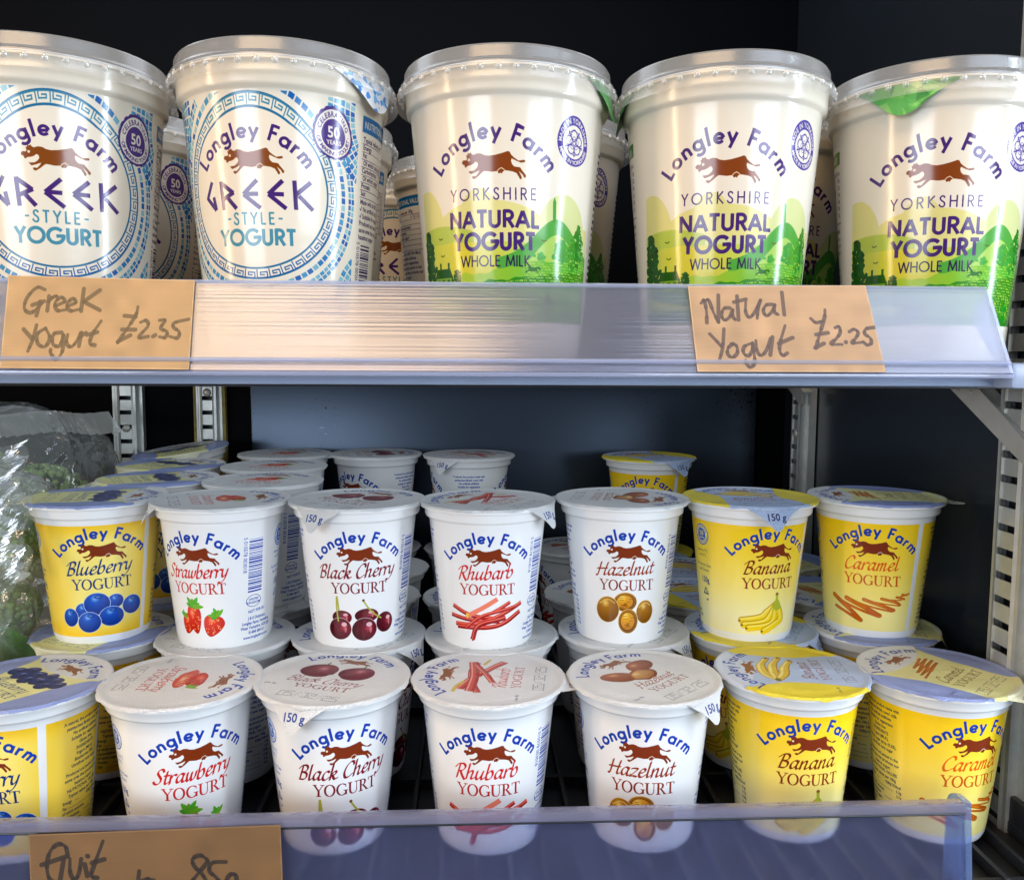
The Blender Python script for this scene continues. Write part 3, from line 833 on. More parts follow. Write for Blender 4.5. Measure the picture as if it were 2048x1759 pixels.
def natural_art():
    cv = Canvas('wall', 7.6, r0=34.5, slope=.088, h=105.0, azmin=-PI, W=2048, base=srgb(245, 244, 240))
    F = (0, 0, 0, 0, 1)
    xl, xr, zb = -40.0, 50.0, 16.0
    noise = lambda X, f, p: np.sin(X * f + p) + .6 * np.sin(X * f * 2.3 + 1.7 * p)
    def layer(top, color, x0=xl, x1=xr, lo=zb, alpha=1.0):
        cv.draw(F, (x0, lo, x1, 80), lambda X, Y: (X >= x0) & (X < x1) & (Y >= lo) & (Y < top(X)), color, 2, alpha)
    bump = lambda X, c, w, h: h * np.sqrt(np.clip(1 - ((X - c) / w) ** 2, 0, 1))
    cloud = srgb(232, 232, 160)
    layer(lambda X: 52 + bump(X, -36, 13, 21) + 0 * X, cloud)
    layer(lambda X: np.maximum(54 + bump(X, -2, 26, 12.5), 57 + bump(X, -6, 9, 14.5)), cloud)
    layer(lambda X: 52 + bump(X, 33, 14, 18), srgb(222, 234, 176))
    layer(lambda X: 57 - .010 * (X + 26) ** 2 + 0 * X, srgb(188, 212, 90), x1=-8)
    layer(lambda X: 49.5 + .25 * noise(X, .3, 1), lambda X, Y: (srgb(226, 220, 60) * np.clip((26 - np.abs(X + 14)) / 26, 0, 1)[..., None] + srgb(196, 222, 110) * (1 - np.clip((26 - np.abs(X + 14)) / 26, 0, 1)[..., None])).astype(np.float32), x1=14)
    hill = lambda X: 44 + 15.5 * np.exp(-((X - 29) / 14.0) ** 2) - .002 * (X - 29) ** 2
    layer(hill, srgb(84, 178, 70), x0=2)
    layer(lambda X: hill(X) - 6.4 - .10 * np.abs(X - 29), srgb(178, 222, 112), x0=6)
    rect(cv, F, 26.8, 58, 28.4, 66.5, srgb(70, 164, 62))
    poly(cv, F, [(26.8, 66.4), (27.6, 68.6), (28.6, 66.0)], srgb(70, 164, 62))
    mid = lambda X: 36 + 6.5 / (1 + np.exp(-(X - 8) / 6)) + .5 * noise(X, .4, .3)
    layer(mid, lambda X, Y: (srgb(176, 214, 58) * (1 - np.clip((X[..., None] + 10) / 46, 0, 1)) + srgb(82, 190, 62) * np.clip((X[..., None] + 10) / 46, 0, 1)).astype(np.float32))
    rr = random.Random(8)
    rng = np.random.RandomState(3)
    # cropped fields: rows of pale dashes on the near slopes
    def rows(X, Y, p=1.15, slope=.10, bend=.002, duty=.45):
        t = Y - slope * X + bend * X * X
        s = np.floor(t / p)
        wob = np.sin(X * 3.1 + s * 2.3) * .5 + np.sin(X * 1.3 - s * 4.1) * .5 + .5 * np.sin(X * 7.7 + Y * 3.1)
        return (t % p < (duty + .18 * np.sin(X * .37 + s * 1.9)) * p) & (wob > -.1)
    layer(lambda X: 33.5 + .10 * X + .4 * noise(X, .5, 2), srgb(52, 148, 34), x0=-14)
    cv.draw(F, (-14, zb, xr, 46), lambda X, Y: (X > -14) & (Y < np.where(X > 14, 43.5, 33 + .1 * X)) & (X < xr) & (Y > 17) & rows(X, Y), srgb(186, 226, 80), 2, .85)
    layer(lambda X: 31 + .5 * noise(X, .35, 0), srgb(58, 138, 30), x1=-6)
    layer(lambda X: 27.5 - .16 * (X + 38), srgb(190, 216, 74), x1=-8, lo=24 - 2)
    cv.draw(F, (xl, zb, -8, 30), lambda X, Y: (Y > zb) & (Y < 25.5 - .12 * (X + 38)) & rows(X, Y, 1.7, -.12, 0, .5), srgb(150, 196, 52), 2)
    layer(lambda X: 21.5 - .12 * (X + 38) + .6 * noise(X, .8, 3), srgb(30, 112, 24), x1=-12)
    layer(lambda X: 24.5 + .4 * noise(X, .9, 1), srgb(24, 92, 20), x0=-13.5, x1=-3)
    layer(lambda X: 20 + .7 * noise(X, .6, 1), srgb(40, 142, 32), x0=-6)
    for k in range(90):
        x, y = rr.uniform(-2, 46), rr.uniform(17.5, 28)
        stroke(cv, F, [(x, y), (x + rr.uniform(-.4, .4), y + rr.uniform(.8, 2.2))], .22, srgb(*rr.choice(((170, 220, 70), (30, 120, 30), (214, 236, 110)))), alpha=.8)
    def tree(x, y, w, h, col, n=60, seed=1):
        q = random.Random(seed)
        for _ in range(n):
            u, v = q.gauss(0, .42), q.uniform(0, 1)
            e = math.sin(PI * min(.98, .12 + .88 * v)) ** .6
            disc(cv, F, max(x + max(-.9, min(.9, u)) * w * e, xl + 1.3), y + v * h, q.uniform(.5, 1.3) * w * .22, q.uniform(.5, 1.2) * w * .2, srgb(*[c + q.randint(-10, 12) for c in col]))
        rect(cv, F, x - w * .05, y - h * .2, x + w * .05, y + h * .2, srgb(*col))
    tree(-36.5, 33, 6.2, 22, (22, 84, 22), 90, 2)
    tree(-33, 32, 4.6, 13, (26, 92, 24), 50, 3)
    tree(31.5, 42.5, 6.0, 8, (72, 172, 60), 70, 4)
    tree(42.5, 41, 4.6, 17, (44, 138, 40), 80, 5)
    tree(38.5, 39, 3.6, 13, (60, 156, 50), 50, 6)
    tree(21, 42.5, 3.6, 2.6, (76, 178, 62), 30, 7)
    tree(24.5, 20, 3.0, 8, (20, 110, 26), 40, 8)
    tree(36, 18, 4, 9, (36, 150, 34), 40, 9)
    poly(cv, F, [(-31, 32.5), (-31, 35.6), (-29.6, 39), (-20.6, 39), (-19.2, 35.6), (-19.2, 32.5)], srgb(28, 88, 20))
    rect(cv, F, -30.4, 31.6, -19.8, 35.2, srgb(120, 170, 50))
    for x in (-28.8, -25.6, -22.4):
        rect(cv, F, x, 32.3, x + 1.4, 34.4, srgb(34, 96, 24))
    for x in (-27.2, -22.0):
        rect(cv, F, x, 38.8, x + 1.1, 41.6, srgb(30, 92, 22))
    tree(-16.5, 33, 3.4, 5, (26, 90, 22), 40, 10)
    cowv = COW.copy()
    poly(cv, F, cowv * 7.5 * (-1, 1) + (17.5, 38), srgb(40, 120, 30))
    for x, y in ((-26, 51.5), (-25, 44.3), (22.5, 50)):
        stroke(cv, F, [(x - 1.1, y + .5), (x, y), (x + 1.1, y + .5)], .25, srgb(90, 110, 30))
    letters(cv, (0, 0, 91.0, 0, 1), "Longley Farm", 7.0, SANS, .095, PURPLE, track=.12, xf=1.04, arcR=28.5)
    cow(cv, F, .6, 80.2, 27.5, srgb(136, 66, 12))
    letters(cv, (0, 0, 66.4, 0, 1), "YORKSHIRE", 5.0, CAPS, .06, PURPLE * .9 + .03, track=.28, xf=.98)
    letters(cv, (0, .4, 55.2, 0, 1), "NATURAL", 7.1, CAPS, .105, PURPLE, track=.06, xf=1.12)
    letters(cv, (0, .4, 46.0, 0, 1), "YOGURT", 7.2, CAPS, .115, PURPLE, track=.10, xf=1.0)
    letters(cv, (0, 1, 39.2, 0, 1), "WHOLE MILK", 4.7, CAPS, .065, srgb(44, 26, 80), track=.06, xf=.94)
    rose(cv, F, 38.0, 91.5, 9.3)
    G = (0, 0, 0, 0, 1)
    rect(cv, G, -92, 93, -52.5, 98, srgb(52, 140, 30))
    text(cv, (0, -72, 94.4, 0, 1), "NUTRITIONAL VALUES", 3.1, WHITE, bold=True)
    z = 88.5
    for a, b in (("Energy", "330kJ/77kcal"), ("Fat", "3.6g"), ("Of which saturates", "2.2g"), ("Carbohydrate", "6.4g"), ("Of which sugars", "6.3g"), ("Protein", "4.9g"), ("Salt", "0.2g")):
        text(cv, (0, -91, z, 0, 1), a, 2.6, PURPLE, align='l', xf=.85)
        text(cv, (0, -53, z, 0, 1), b, 2.6, PURPLE, align='r', xf=.85)
        z -= 3.2
    rect(cv, G, -92, 66, -52, 66.4, PURPLE)
    for k, s in enumerate(("Made with all BRITISH MILK", "Suitable for vegetarians", "Produced and packed in the", "same area as hazelnut yogurt.")):
        text(cv, (0, -53, 61.5 - 3.2 * k, 0, 1), s, 2.7, PURPLE, align='r', bold=k == 0, xf=.85)
    disc(cv, G, -59, 40, 6.0, 5.2, PURPLE, inner=.94)
    for k, s in enumerate(("UNITED", "KINGDOM")):
        text(cv, (0, -59, 40.4 - 2.6 * k, 0, 1), s, 2.3, PURPLE, bold=True)
    text(cv, (0, -59, 29.5, 0, 1), "Not for EU", 2.7, PURPLE)
    text(cv, (0, -59, 24.5, 0, 1), "500g", 3.6, PURPLE, bold=True)
    for k in range(24):
        rect(cv, (R_(84), 0, 0, 0, 1), 0, 24 + k * 2.9, rr.uniform(2, 7), 25.4 + k * 2.9, srgb(90, 80, 130))
    return cv.image("cup print natural")

# ------------------------------------------------------------------ materials
def nodes(name):
    m = bpy.data.materials.new(name)
    m.use_nodes = True
    nt = m.node_tree
    return m, nt, nt.nodes["Principled BSDF"], nt.links.new


def plain(name, col, rough=.4, metal=0.0, spec=.5, bump=0.0, bscale=200.0, var=0.0, vscale=60.0):
    m, nt, b, ln = nodes(name)
    b.inputs["Base Color"].default_value = (*col, 1)
    b.inputs["Roughness"].default_value = rough
    b.inputs["Metallic"].default_value = metal
    b.inputs["Specular IOR Level"].default_value = spec
    tc = nt.nodes.new("ShaderNodeTexCoord")
    if bump:
        n = nt.nodes.new("ShaderNodeTexNoise")
        n.inputs["Scale"].default_value = bscale
        n.inputs["Detail"].default_value = 4
        ln(tc.outputs["Object"], n.inputs["Vector"])
        bp = nt.nodes.new("ShaderNodeBump")
        bp.inputs["Strength"].default_value = bump
        bp.inputs["Distance"].default_value = .0006
        ln(n.outputs["Fac"], bp.inputs["Height"])
        ln(bp.outputs["Normal"], b.inputs["Normal"])
    if var:
        n = nt.nodes.new("ShaderNodeTexNoise")
        n.inputs["Scale"].default_value = vscale
        n.inputs["Detail"].default_value = 6
        ln(tc.outputs["Object"], n.inputs["Vector"])
        mx = nt.nodes.new("ShaderNodeMix")
        mx.data_type = 'RGBA'
        mx.inputs["A"].default_value = (*[c * (1 - var) for c in col], 1)
        mx.inputs["B"].default_value = (*[min(1, c * (1 + var)) for c in col], 1)
        ln(n.outputs["Fac"], mx.inputs["Factor"])
        ln(mx.outputs["Result"], b.inputs["Base Color"])
    return m


def printed(name, img, rough=.30, foil=False, tone=(.90, .90, .90)):
    m, nt, b, ln = nodes(name)
    t = nt.nodes.new("ShaderNodeTexImage")
    t.image = img
    t.extension = 'EXTEND'
    uv = nt.nodes.new("ShaderNodeUVMap")
    ln(uv.outputs["UV"], t.inputs["Vector"])
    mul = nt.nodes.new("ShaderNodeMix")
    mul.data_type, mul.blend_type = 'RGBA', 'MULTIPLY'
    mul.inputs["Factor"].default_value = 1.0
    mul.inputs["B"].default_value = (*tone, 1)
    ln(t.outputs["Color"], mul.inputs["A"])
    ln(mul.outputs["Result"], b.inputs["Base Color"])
    b.inputs["Roughness"].default_value = rough
    b.inputs["Specular IOR Level"].default_value = .5
    tc = nt.nodes.new("ShaderNodeTexCoord")
    if foil:
        b.inputs["Metallic"].default_value = .22
        v = nt.nodes.new("ShaderNodeTexVoronoi")
        v.inputs["Scale"].default_value = 2300
        w = nt.nodes.new("ShaderNodeTexNoise")
        w.inputs["Scale"].default_value = 90
        ln(tc.outputs["Object"], v.inputs["Vector"])
        ln(tc.outputs["Object"], w.inputs["Vector"])
        ad = nt.nodes.new("ShaderNodeMath")
        ad.operation = 'MULTIPLY_ADD'
        ad.inputs[1].default_value = 3.0
        ln(w.outputs["Fac"], ad.inputs[0])
        ln(v.outputs["Distance"], ad.inputs[2])
        bp = nt.nodes.new("ShaderNodeBump")
        bp.inputs["Strength"].default_value = .9
        bp.inputs["Distance"].default_value = .0005
        ln(ad.outputs[0], bp.inputs["Height"])
        ln(bp.outputs["Normal"], b.inputs["Normal"])
    else:
        n = nt.nodes.new("ShaderNodeTexNoise")
        n.inputs["Scale"].default_value = 45
        ln(tc.outputs["Object"], n.inputs["Vector"])
        bp = nt.nodes.new("ShaderNodeBump")
        bp.inputs["Strength"].default_value = .16
        bp.inputs["Distance"].default_value = .002
        ln(n.outputs["Fac"], bp.inputs["Height"])
        ln(bp.outputs["Normal"], b.inputs["Normal"])
        b.inputs["Subsurface Weight"].default_value = .06
        b.inputs["Subsurface Radius"].default_value = (.004, .004, .004)
        b.inputs["Subsurface Scale"].default_value = 1.0
    return m


def clear(name, tint, haze, hcol, rough=.08, refr=0.0, rrough=.15, stripes=0.0, crinkle=0.0, cscale=60, edge=.7, shine=.045, smudge=0.0):
    """Clear plastic: see-through, a milky part that takes light, a sheen that grows at the edges."""
    m = bpy.data.materials.new(name)
    m.use_nodes = True
    nt = m.node_tree
    nt.nodes.clear()
    ln = nt.links.new
    N = nt.nodes.new
    out = N("ShaderNodeOutputMaterial")
    tr = N("ShaderNodeBsdfTransparent")
    tr.inputs[0].default_value = (*tint, 1)
    see = tr
    tc = N("ShaderNodeTexCoord")
    bp = None
    if stripes or crinkle:
        bp = N("ShaderNodeBump")
        if stripes:
            mp = N("ShaderNodeMapping")
            mp.inputs["Scale"].default_value = (3, 3, 900)
            ln(tc.outputs["Object"], mp.inputs["Vector"])
            n = N("ShaderNodeTexNoise")
            n.inputs["Scale"].default_value = 1.0
            n.inputs["Detail"].default_value = 1
            ln(mp.outputs["Vector"], n.inputs["Vector"])
            bp.inputs["Strength"].default_value = stripes
            bp.inputs["Distance"].default_value = .0008
        else:
            n = N("ShaderNodeTexNoise")
            n.inputs["Scale"].default_value = cscale
            n.inputs["Detail"].default_value = 5
            n.inputs["Distortion"].default_value = 1.2
            ln(tc.outputs["Object"], n.inputs["Vector"])
            bp.inputs["Strength"].default_value = crinkle
            bp.inputs["Distance"].default_value = .006
        ln(n.outputs["Fac"], bp.inputs["Height"])
    if refr:
        rf = N("ShaderNodeBsdfRefraction")
        rf.inputs["Color"].default_value = (*tint, 1)
        rf.inputs["IOR"].default_value = 1.03
        rf.inputs["Roughness"].default_value = rrough
        mr = N("ShaderNodeMixShader")
        mr.inputs[0].default_value = refr
        ln(tr.outputs[0], mr.inputs[1])
        ln(rf.outputs[0], mr.inputs[2])
        see = mr
    df = N("ShaderNodeBsdfDiffuse")
    df.inputs[0].default_value = (*hcol, 1)
    tl = N("ShaderNodeBsdfTranslucent")
    tl.inputs[0].default_value = (*hcol, 1)
    md = N("ShaderNodeMixShader")
    md.inputs[0].default_value = .4
    ln(df.outputs[0], md.inputs[1])
    ln(tl.outputs[0], md.inputs[2])
    mh = N("ShaderNodeMixShader")
    mh.inputs[0].default_value = haze
    if smudge:
        sm = N("ShaderNodeTexNoise")
        sm.inputs["Scale"].default_value = 26
        sm.inputs["Detail"].default_value = 9
        sm.inputs["Roughness"].default_value = .72
        ln(tc.outputs["Object"], sm.inputs["Vector"])
        sr = N("ShaderNodeMapRange")
        sr.inputs[1].default_value, sr.inputs[2].default_value = .3, .75
        sr.inputs[3].default_value, sr.inputs[4].default_value = haze * (1 - smudge), haze * (1 + smudge)
        ln(sm.outputs["Fac"], sr.inputs[0])
        ln(sr.outputs[0], mh.inputs[0])
    ln(see.outputs[0], mh.inputs[1])
    ln(md.outputs[0], mh.inputs[2])
    gl = N("ShaderNodeBsdfGlossy")
    gl.inputs["Color"].default_value = (1, 1, 1, 1)
    gl.inputs["Roughness"].default_value = rough
    lw = N("ShaderNodeLayerWeight")
    lw.inputs["Blend"].default_value = .5
    pw = N("ShaderNodeMath"); pw.operation = 'POWER'
    pw.inputs[1].default_value = 3.2
    ma = N("ShaderNodeMath"); ma.operation = 'MULTIPLY_ADD'
    ma.inputs[1].default_value, ma.inputs[2].default_value = edge, shine
    ln(lw.outputs["Facing"], pw.inputs[0])
    ln(pw.outputs[0], ma.inputs[0])
    if bp:
        for s in (gl, lw, df):
            ln(bp.outputs["Normal"], s.inputs["Normal"])
    mg = N("ShaderNodeMixShader")
    ln(ma.outputs[0], mg.inputs[0])
    ln(mh.outputs[0], mg.inputs[1])
    ln(gl.outputs[0], mg.inputs[2])
    ln(mg.outputs[0], out.inputs[0])
    return m


# ------------------------------------------------------------------ mesh helpers
def link(name, me, mat, parent=None, loc=None):
    o = bpy.data.objects.new(name, me)
    COL.objects.link(o)
    if mat:
        if not me.materials:
            me.materials.append(mat)
    if parent:
        o.parent = parent
    if loc:
        o.location = loc
    return o


def empty(name, loc, rot=(0, 0, 0)):
    o = bpy.data.objects.new(name, None)
    o.empty_display_size = .01
    COL.objects.link(o)
    o.location, o.rotation_euler = loc, rot
    return o


def tag(o, label=None, cat=None, group=None, kind=None):
    for k, v in (("label", label), ("category", cat), ("group", group), ("kind", kind)):
        if v:
            o[k] = v
    return o


def mesh(name, V, F, uv=None, smooth=True, sharp=None):
    me = bpy.data.meshes.new(name)
    me.from_pydata([tuple(v) for v in V], [], F)
    if uv is not None:
        l = me.uv_layers.new(name="UVMap")
        l.data.foreach_set("uv", np.asarray(uv, np.float32).ravel())
    me.polygons.foreach_set("use_smooth", [smooth] * len(me.polygons))
    me.update()
    if smooth and sharp:
        me.set_sharp_from_angle(angle=R_(sharp))
    return me


def lathe(name, prof, segs=96, uvmap=None, sharp=40, close=True):
    """prof: (r, z) pairs walked so the outside lies on the right hand; uvmap(az, z) -> (u, v)."""
    V, F, UV = [], [], []
    n = len(prof)
    for r, z in prof:
        for k in range(segs):
            a = -PI + 2 * PI * k / segs
            V.append((r * math.sin(a), -r * math.cos(a), z))
    for i in range(n - 1):
        for k in range(segs):
            k2 = (k + 1) % segs
            F.append((i * segs + k, i * segs + k2, (i + 1) * segs + k2, (i + 1) * segs + k))
            if uvmap:
                a0, a1 = -PI + 2 * PI * k / segs, -PI + 2 * PI * (k + 1) / segs
                z0, z1 = prof[i][1], prof[i + 1][1]
                UV += [uvmap(a0, z0, i), uvmap(a1, z0, i), uvmap(a1, z1, i + 1), uvmap(a0, z1, i + 1)]
    if close:
        F.append(tuple(reversed(range(segs))))
        UV += [(.001, .001)] * segs
        F.append(tuple((n - 1) * segs + k for k in range(segs)))
        UV += [(.001, .001)] * segs
    return mesh(name, V, F, UV if uvmap else None, True, sharp)


class MB:
    """Collects boxes, prisms and tubes into one mesh."""
    def __init__(self):
        self.bm = bmesh.new()

    def box(self, x0, y0, z0, x1, y1, z1, bev=0.0):
        r = bmesh.ops.create_cube(self.bm, size=1.0)
        vs = r['verts']
        for v in vs:
            v.co = Vector(((x0 + x1) / 2 + v.co.x * (x1 - x0), (y0 + y1) / 2 + v.co.y * (y1 - y0), (z0 + z1) / 2 + v.co.z * (z1 - z0)))
        if bev:
            es = list({e for v in vs for e in v.link_edges})
            bmesh.ops.bevel(self.bm, geom=es, offset=bev, segments=2, affect='EDGES', profile=.6)
        return self

    def prism(self, pts, axis, a, b):
        """Closed outline in the two other axes, extruded along axis from a to b."""
        def P(p, t):
            return {'x': (t, p[0], p[1]), 'y': (p[0], t, p[1]), 'z': (p[0], p[1], t)}[axis]
        A = [self.bm.verts.new(P(p, a)) for p in pts]
        B = [self.bm.verts.new(P(p, b)) for p in pts]
        n = len(pts)
        self.bm.faces.new(A)
        self.bm.faces.new(list(reversed(B)))
        for i in range(n):
            self.bm.faces.new((A[i], B[i], B[(i + 1) % n], A[(i + 1) % n]))
        return self

    def tube(self, pts, r, seg=8):
        prev = None
        pts = [Vector(p) for p in pts]
        for i, p in enumerate(pts):
            d = (pts[min(i + 1, len(pts) - 1)] - pts[max(i - 1, 0)]).normalized()
            q = d.to_track_quat('Z', 'Y')
            ring = [self.bm.verts.new(p + q @ Vector((r * math.cos(2 * PI * k / seg), r * math.sin(2 * PI * k / seg), 0))) for k in range(seg)]
            if prev:
                for k in range(seg):
                    self.bm.faces.new((prev[k], prev[(k + 1) % seg], ring[(k + 1) % seg], ring[k]))
            else:
                self.bm.faces.new(list(reversed(ring)))
            prev = ring
        self.bm.faces.new(prev)
        return self

    def build(self, name, mat, parent=None, sharp=35):
        bmesh.ops.recalc_face_normals(self.bm, faces=self.bm.faces)
        me = bpy.data.meshes.new(name)
        self.bm.to_mesh(me)
        self.bm.free()
        me.polygons.foreach_set("use_smooth", [True] * len(me.polygons))
        me.set_sharp_from_angle(angle=R_(sharp))
        return link(name, me, mat, parent)


# ------------------------------------------------------------------ the cooler: walls and shelves (setting)
M_BLACK = plain("black_panel", (.011, .015, .020), .27, spec=.5, var=.3, vscale=6)
M_BACK = plain("black_back", (.0010, .0013, .0022), .6, spec=.06, var=.3, vscale=6)
M_DARK = plain("black_plastic", (.012, .014, .018), .42, bump=.25, bscale=300)
M_STEEL = plain("galvanised_steel", (.52, .53, .50), .34, metal=.6, bump=.3, bscale=90, var=.22, vscale=110)
M_STEELDARK = plain("bracket_steel", (.56, .54, .49), .42, metal=.5, bump=.2, bscale=120, var=.18, vscale=70)
M_RUST = plain("yellowed_edge", (.30, .22, .05), .6, var=.7, vscale=260)
M_FRAME = plain("grey_blue_frame", (.30, .36, .48), .28, spec=.6, var=.12, vscale=40)
WX = 0.2845                                   # inner face of the side wall
BY = 0.765                                    # back wall
b = MB(); b.box(-.75, BY, -.30, WX + .05, BY + .03, .85)
tag(b.build("back_wall", M_BACK), kind='structure')
b = MB(); b.box(WX, .36, -.30, WX + .02, BY - .002, .85)
tag(b.build("side_wall", M_BLACK), kind='structure')
b = MB(); b.box(-.75, .40, .62, WX - .002, BY - .002, .64)
tag(b.build("ceiling", M_BACK), kind='structure')

# blue-grey back panel with condensation
def wet_panel():
    m, nt, b, ln = nodes("wet_panel")
    N = nt.nodes.new
    tc = N("ShaderNodeTexCoord")
    v = N("ShaderNodeTexVoronoi")
    v.inputs["Scale"].default_value = 230
    v.inputs["Randomness"].default_value = 1
    n = N("ShaderNodeTexNoise")
    n.inputs["Scale"].default_value = 9
    n.inputs["Detail"].default_value = 4
    ln(tc.outputs["Object"], v.inputs["Vector"])
    ln(tc.outputs["Object"], n.inputs["Vector"])
    thr = N("ShaderNodeMapRange")
    thr.inputs[1].default_value, thr.inputs[2].default_value = .43, .66
    thr.inputs[3].default_value, thr.inputs[4].default_value = 0, .34
    sx = N("ShaderNodeSeparateXYZ")
    ln(tc.outputs["Object"], sx.inputs[0])
    sd = N("ShaderNodeMath"); sd.operation = 'SUBTRACT'; sd.inputs[1].default_value = .035
    ab = N("ShaderNodeMath"); ab.operation = 'ABSOLUTE'
    ed = N("ShaderNodeMapRange")
    ed.inputs[1].default_value, ed.inputs[2].default_value = .10, .22
    ed.inputs[3].default_value, ed.inputs[4].default_value = -.16, .10
    ln(sx.outputs[0], sd.inputs[0]); ln(sd.outputs[0], ab.inputs[0]); ln(ab.outputs[0], ed.inputs[0])
    nn = N("ShaderNodeMath"); nn.operation = 'ADD'
    ln(n.outputs["Fac"], nn.inputs[0]); ln(ed.outputs[0], nn.inputs[1])
    lt = N("ShaderNodeMath"); lt.operation = 'LESS_THAN'
    ln(nn.outputs[0], thr.inputs[0])
    ln(v.outputs["Distance"], lt.inputs[0]); ln(thr.outputs[0], lt.inputs[1])
    mx = N("ShaderNodeMix"); mx.data_type = 'RGBA'
    mx.inputs["A"].default_value = (.052, .068, .095, 1)
    mx.inputs["B"].default_value = (.02, .03, .045, 1)
    ln(lt.outputs[0], mx.inputs["Factor"])
    ln(mx.outputs["Result"], b.inputs["Base Color"])
    rg = N("ShaderNodeMapRange")
    rg.inputs[3].default_value, rg.inputs[4].default_value = .33, .12
    ln(lt.outputs[0], rg.inputs[0]); ln(rg.outputs[0], b.inputs["Roughness"])
    b.inputs["Metallic"].default_value = .92
    bp = N("ShaderNodeBump"); bp.inputs["Strength"].default_value = .3; bp.inputs["Distance"].default_value = .001
    ln(lt.outputs[0], bp.inputs["Height"]); ln(bp.outputs["Normal"], b.inputs["Normal"])
    return m


b = MB(); b.box(-.192, BY - .010, -.02, .2555, BY - .001, .228, .0015)
tag(b.build("back_panel", wet_panel()), "dark blue-grey metal panel speckled with water drops behind the small pots", "panel")

# slotted uprights
def upright(loc, rotz, z0, z1, w, pitch, label, edge=False, depth=.011):
    root = empty("slotted_upright", loc, (0, 0, rotz))
    tag(root, label, "upright", "slotted metal uprights in the cooler")
    # channel front: local +Y is outward face normal reversed (faces -Y); strip with punched slots
    bm = bmesh.new()
    n = int((z1 - z0) / pitch)
    sw, sh = w * .40, pitch * .30
    def quad(x0, za, x1, zb_, y=0.0):
        vs = [bm.verts.new(p) for p in ((x0, y, za), (x1, y, za), (x1, y, zb_), (x0, y, zb_))]
        bm.faces.new(vs)
    hw = w * .34
    quad(-hw, z0, -sw / 2, z1)
    quad(sw / 2, z0, hw, z1)
    z = z0
    for k in range(n):
        za = z0 + k * pitch + pitch * .3
        quad(-sw / 2, z, sw / 2, za)
        z = za + sh
    quad(-sw / 2, z, sw / 2, z1)
    for s in (-1, 1):       # stepped flanges and returns
        x0, x1 = sorted((s * hw, s * w * .5))
        vs = [bm.verts.new(p) for p in ((s * hw, 0, z0), (s * hw, depth * .45, z0), (s * hw, depth * .45, z1), (s * hw, 0, z1))]
        bm.faces.new(vs)
        quad(x0, z0, x1, z1, depth * .45)
        vs = [bm.verts.new(p) for p in ((s * w * .5, depth * .45, z0), (s * w * .5, depth, z0), (s * w * .5, depth, z1), (s * w * .5, depth * .45, z1))]
        bm.faces.new(vs)
    bmesh.ops.remove_doubles(bm, verts=bm.verts, dist=1e-6)
    bmesh.ops.solidify(bm, geom=list(bm.faces), thickness=.0009)
    bmesh.ops.recalc_face_normals(bm, faces=bm.faces)
    me = bpy.data.meshes.new("channel")
    bm.to_mesh(me); bm.free()
    link("channel", me, M_STEEL, root)
    MB().box(-hw, depth * .75, z0, hw, depth * .99, z1).build("backing_strip", M_DARK, root)
    if edge:
        for s in (-1, 1):
            MB().box(min(s * w * .5, s * w * .62), depth * .5, z0, max(s * w * .5, s * w * .62), depth, z1 - .004).build("worn_edge", M_RUST, root)
    for zz in ((z1 - .012,) if edge else (z1 - .05,)):
        bm = bmesh.new()
        bmesh.ops.create_uvsphere(bm, u_segments=14, v_segments=8, radius=.0036)
        for v in bm.verts:
            v.co = Vector((v.co.x, min(v.co.y * .5, .0005), v.co.z + zz))
        me = bpy.data.meshes.new("screw")
        bm.to_mesh(me); bm.free()
        me.polygons.foreach_set("use_smooth", [True] * len(me.polygons))
        link("screw", me, M_STEELDARK, root)
    return root


upright((-.298, BY - .012, 0), 0, -.02, .222, .025, .0125, "galvanised slotted upright running up behind the bagged vegetables")
upright((-.2285, BY - .012, 0), 0, -.02, .215, .022, .0125, "short slotted upright with yellowed worn edges on the back wall", edge=True)
upright((WX - .012, .7045, 0), R_(-90), -.02, .222, .030, .0125, "slotted upright on the side wall beside the wet back panel")
fr = upright((WX - .013, .415, 0), R_(-90), -.02, .60, .034, .0125, "slotted upright beside the caramel pots at the front of the side wall")
bm = bmesh.new()
bmesh.ops.create_uvsphere(bm, u_segments=20, v_segments=10, radius=.0056)
for v in bm.verts:
    v.co = Vector((v.co.x + .004, min(v.co.y * .55, .0006), v.co.z + .0595))
me = bpy.data.meshes.new("cap_screw"); bm.to_mesh(me); bm.free()
me.polygons.foreach_set("use_smooth", [True] * len(me.polygons))
link("cap_screw", me, plain("white_cap", (.75, .76, .74), .3), fr)

# ------------------------------------------------------------------ shelves
ZU = CAMZ + .0005                             # top of the upper shelf
up = empty("upper_shelf", (0, .36, ZU))
tag(up, "upper shelf carrying the large tubs behind a clear price rail", "shelf")
off = Vector((0, .36, ZU))
def child(o, root):
    o.parent = root
    o.location = -Vector(root.location)
    return o
M_RAIL = clear("clear_price_rail", (.84, .85, .90), .27, (.40, .41, .50), rough=.18, refr=.75, rrough=.34, stripes=.12, shine=.06, smudge=.12)
M_RAILEDGE = clear("clear_rail_edge", (.80, .84, .95), .42, (.66, .70, .86), rough=.08)
child(MB().box(-.74, .372, ZU - .012, .268, BY - .014, ZU, .001).build("shelf_plate", M_DARK), up)
child(MB().box(-.74, .350, ZU - .0105, .2655, .3715, ZU - .002, .0015).build("front_lip", M_FRAME), up)
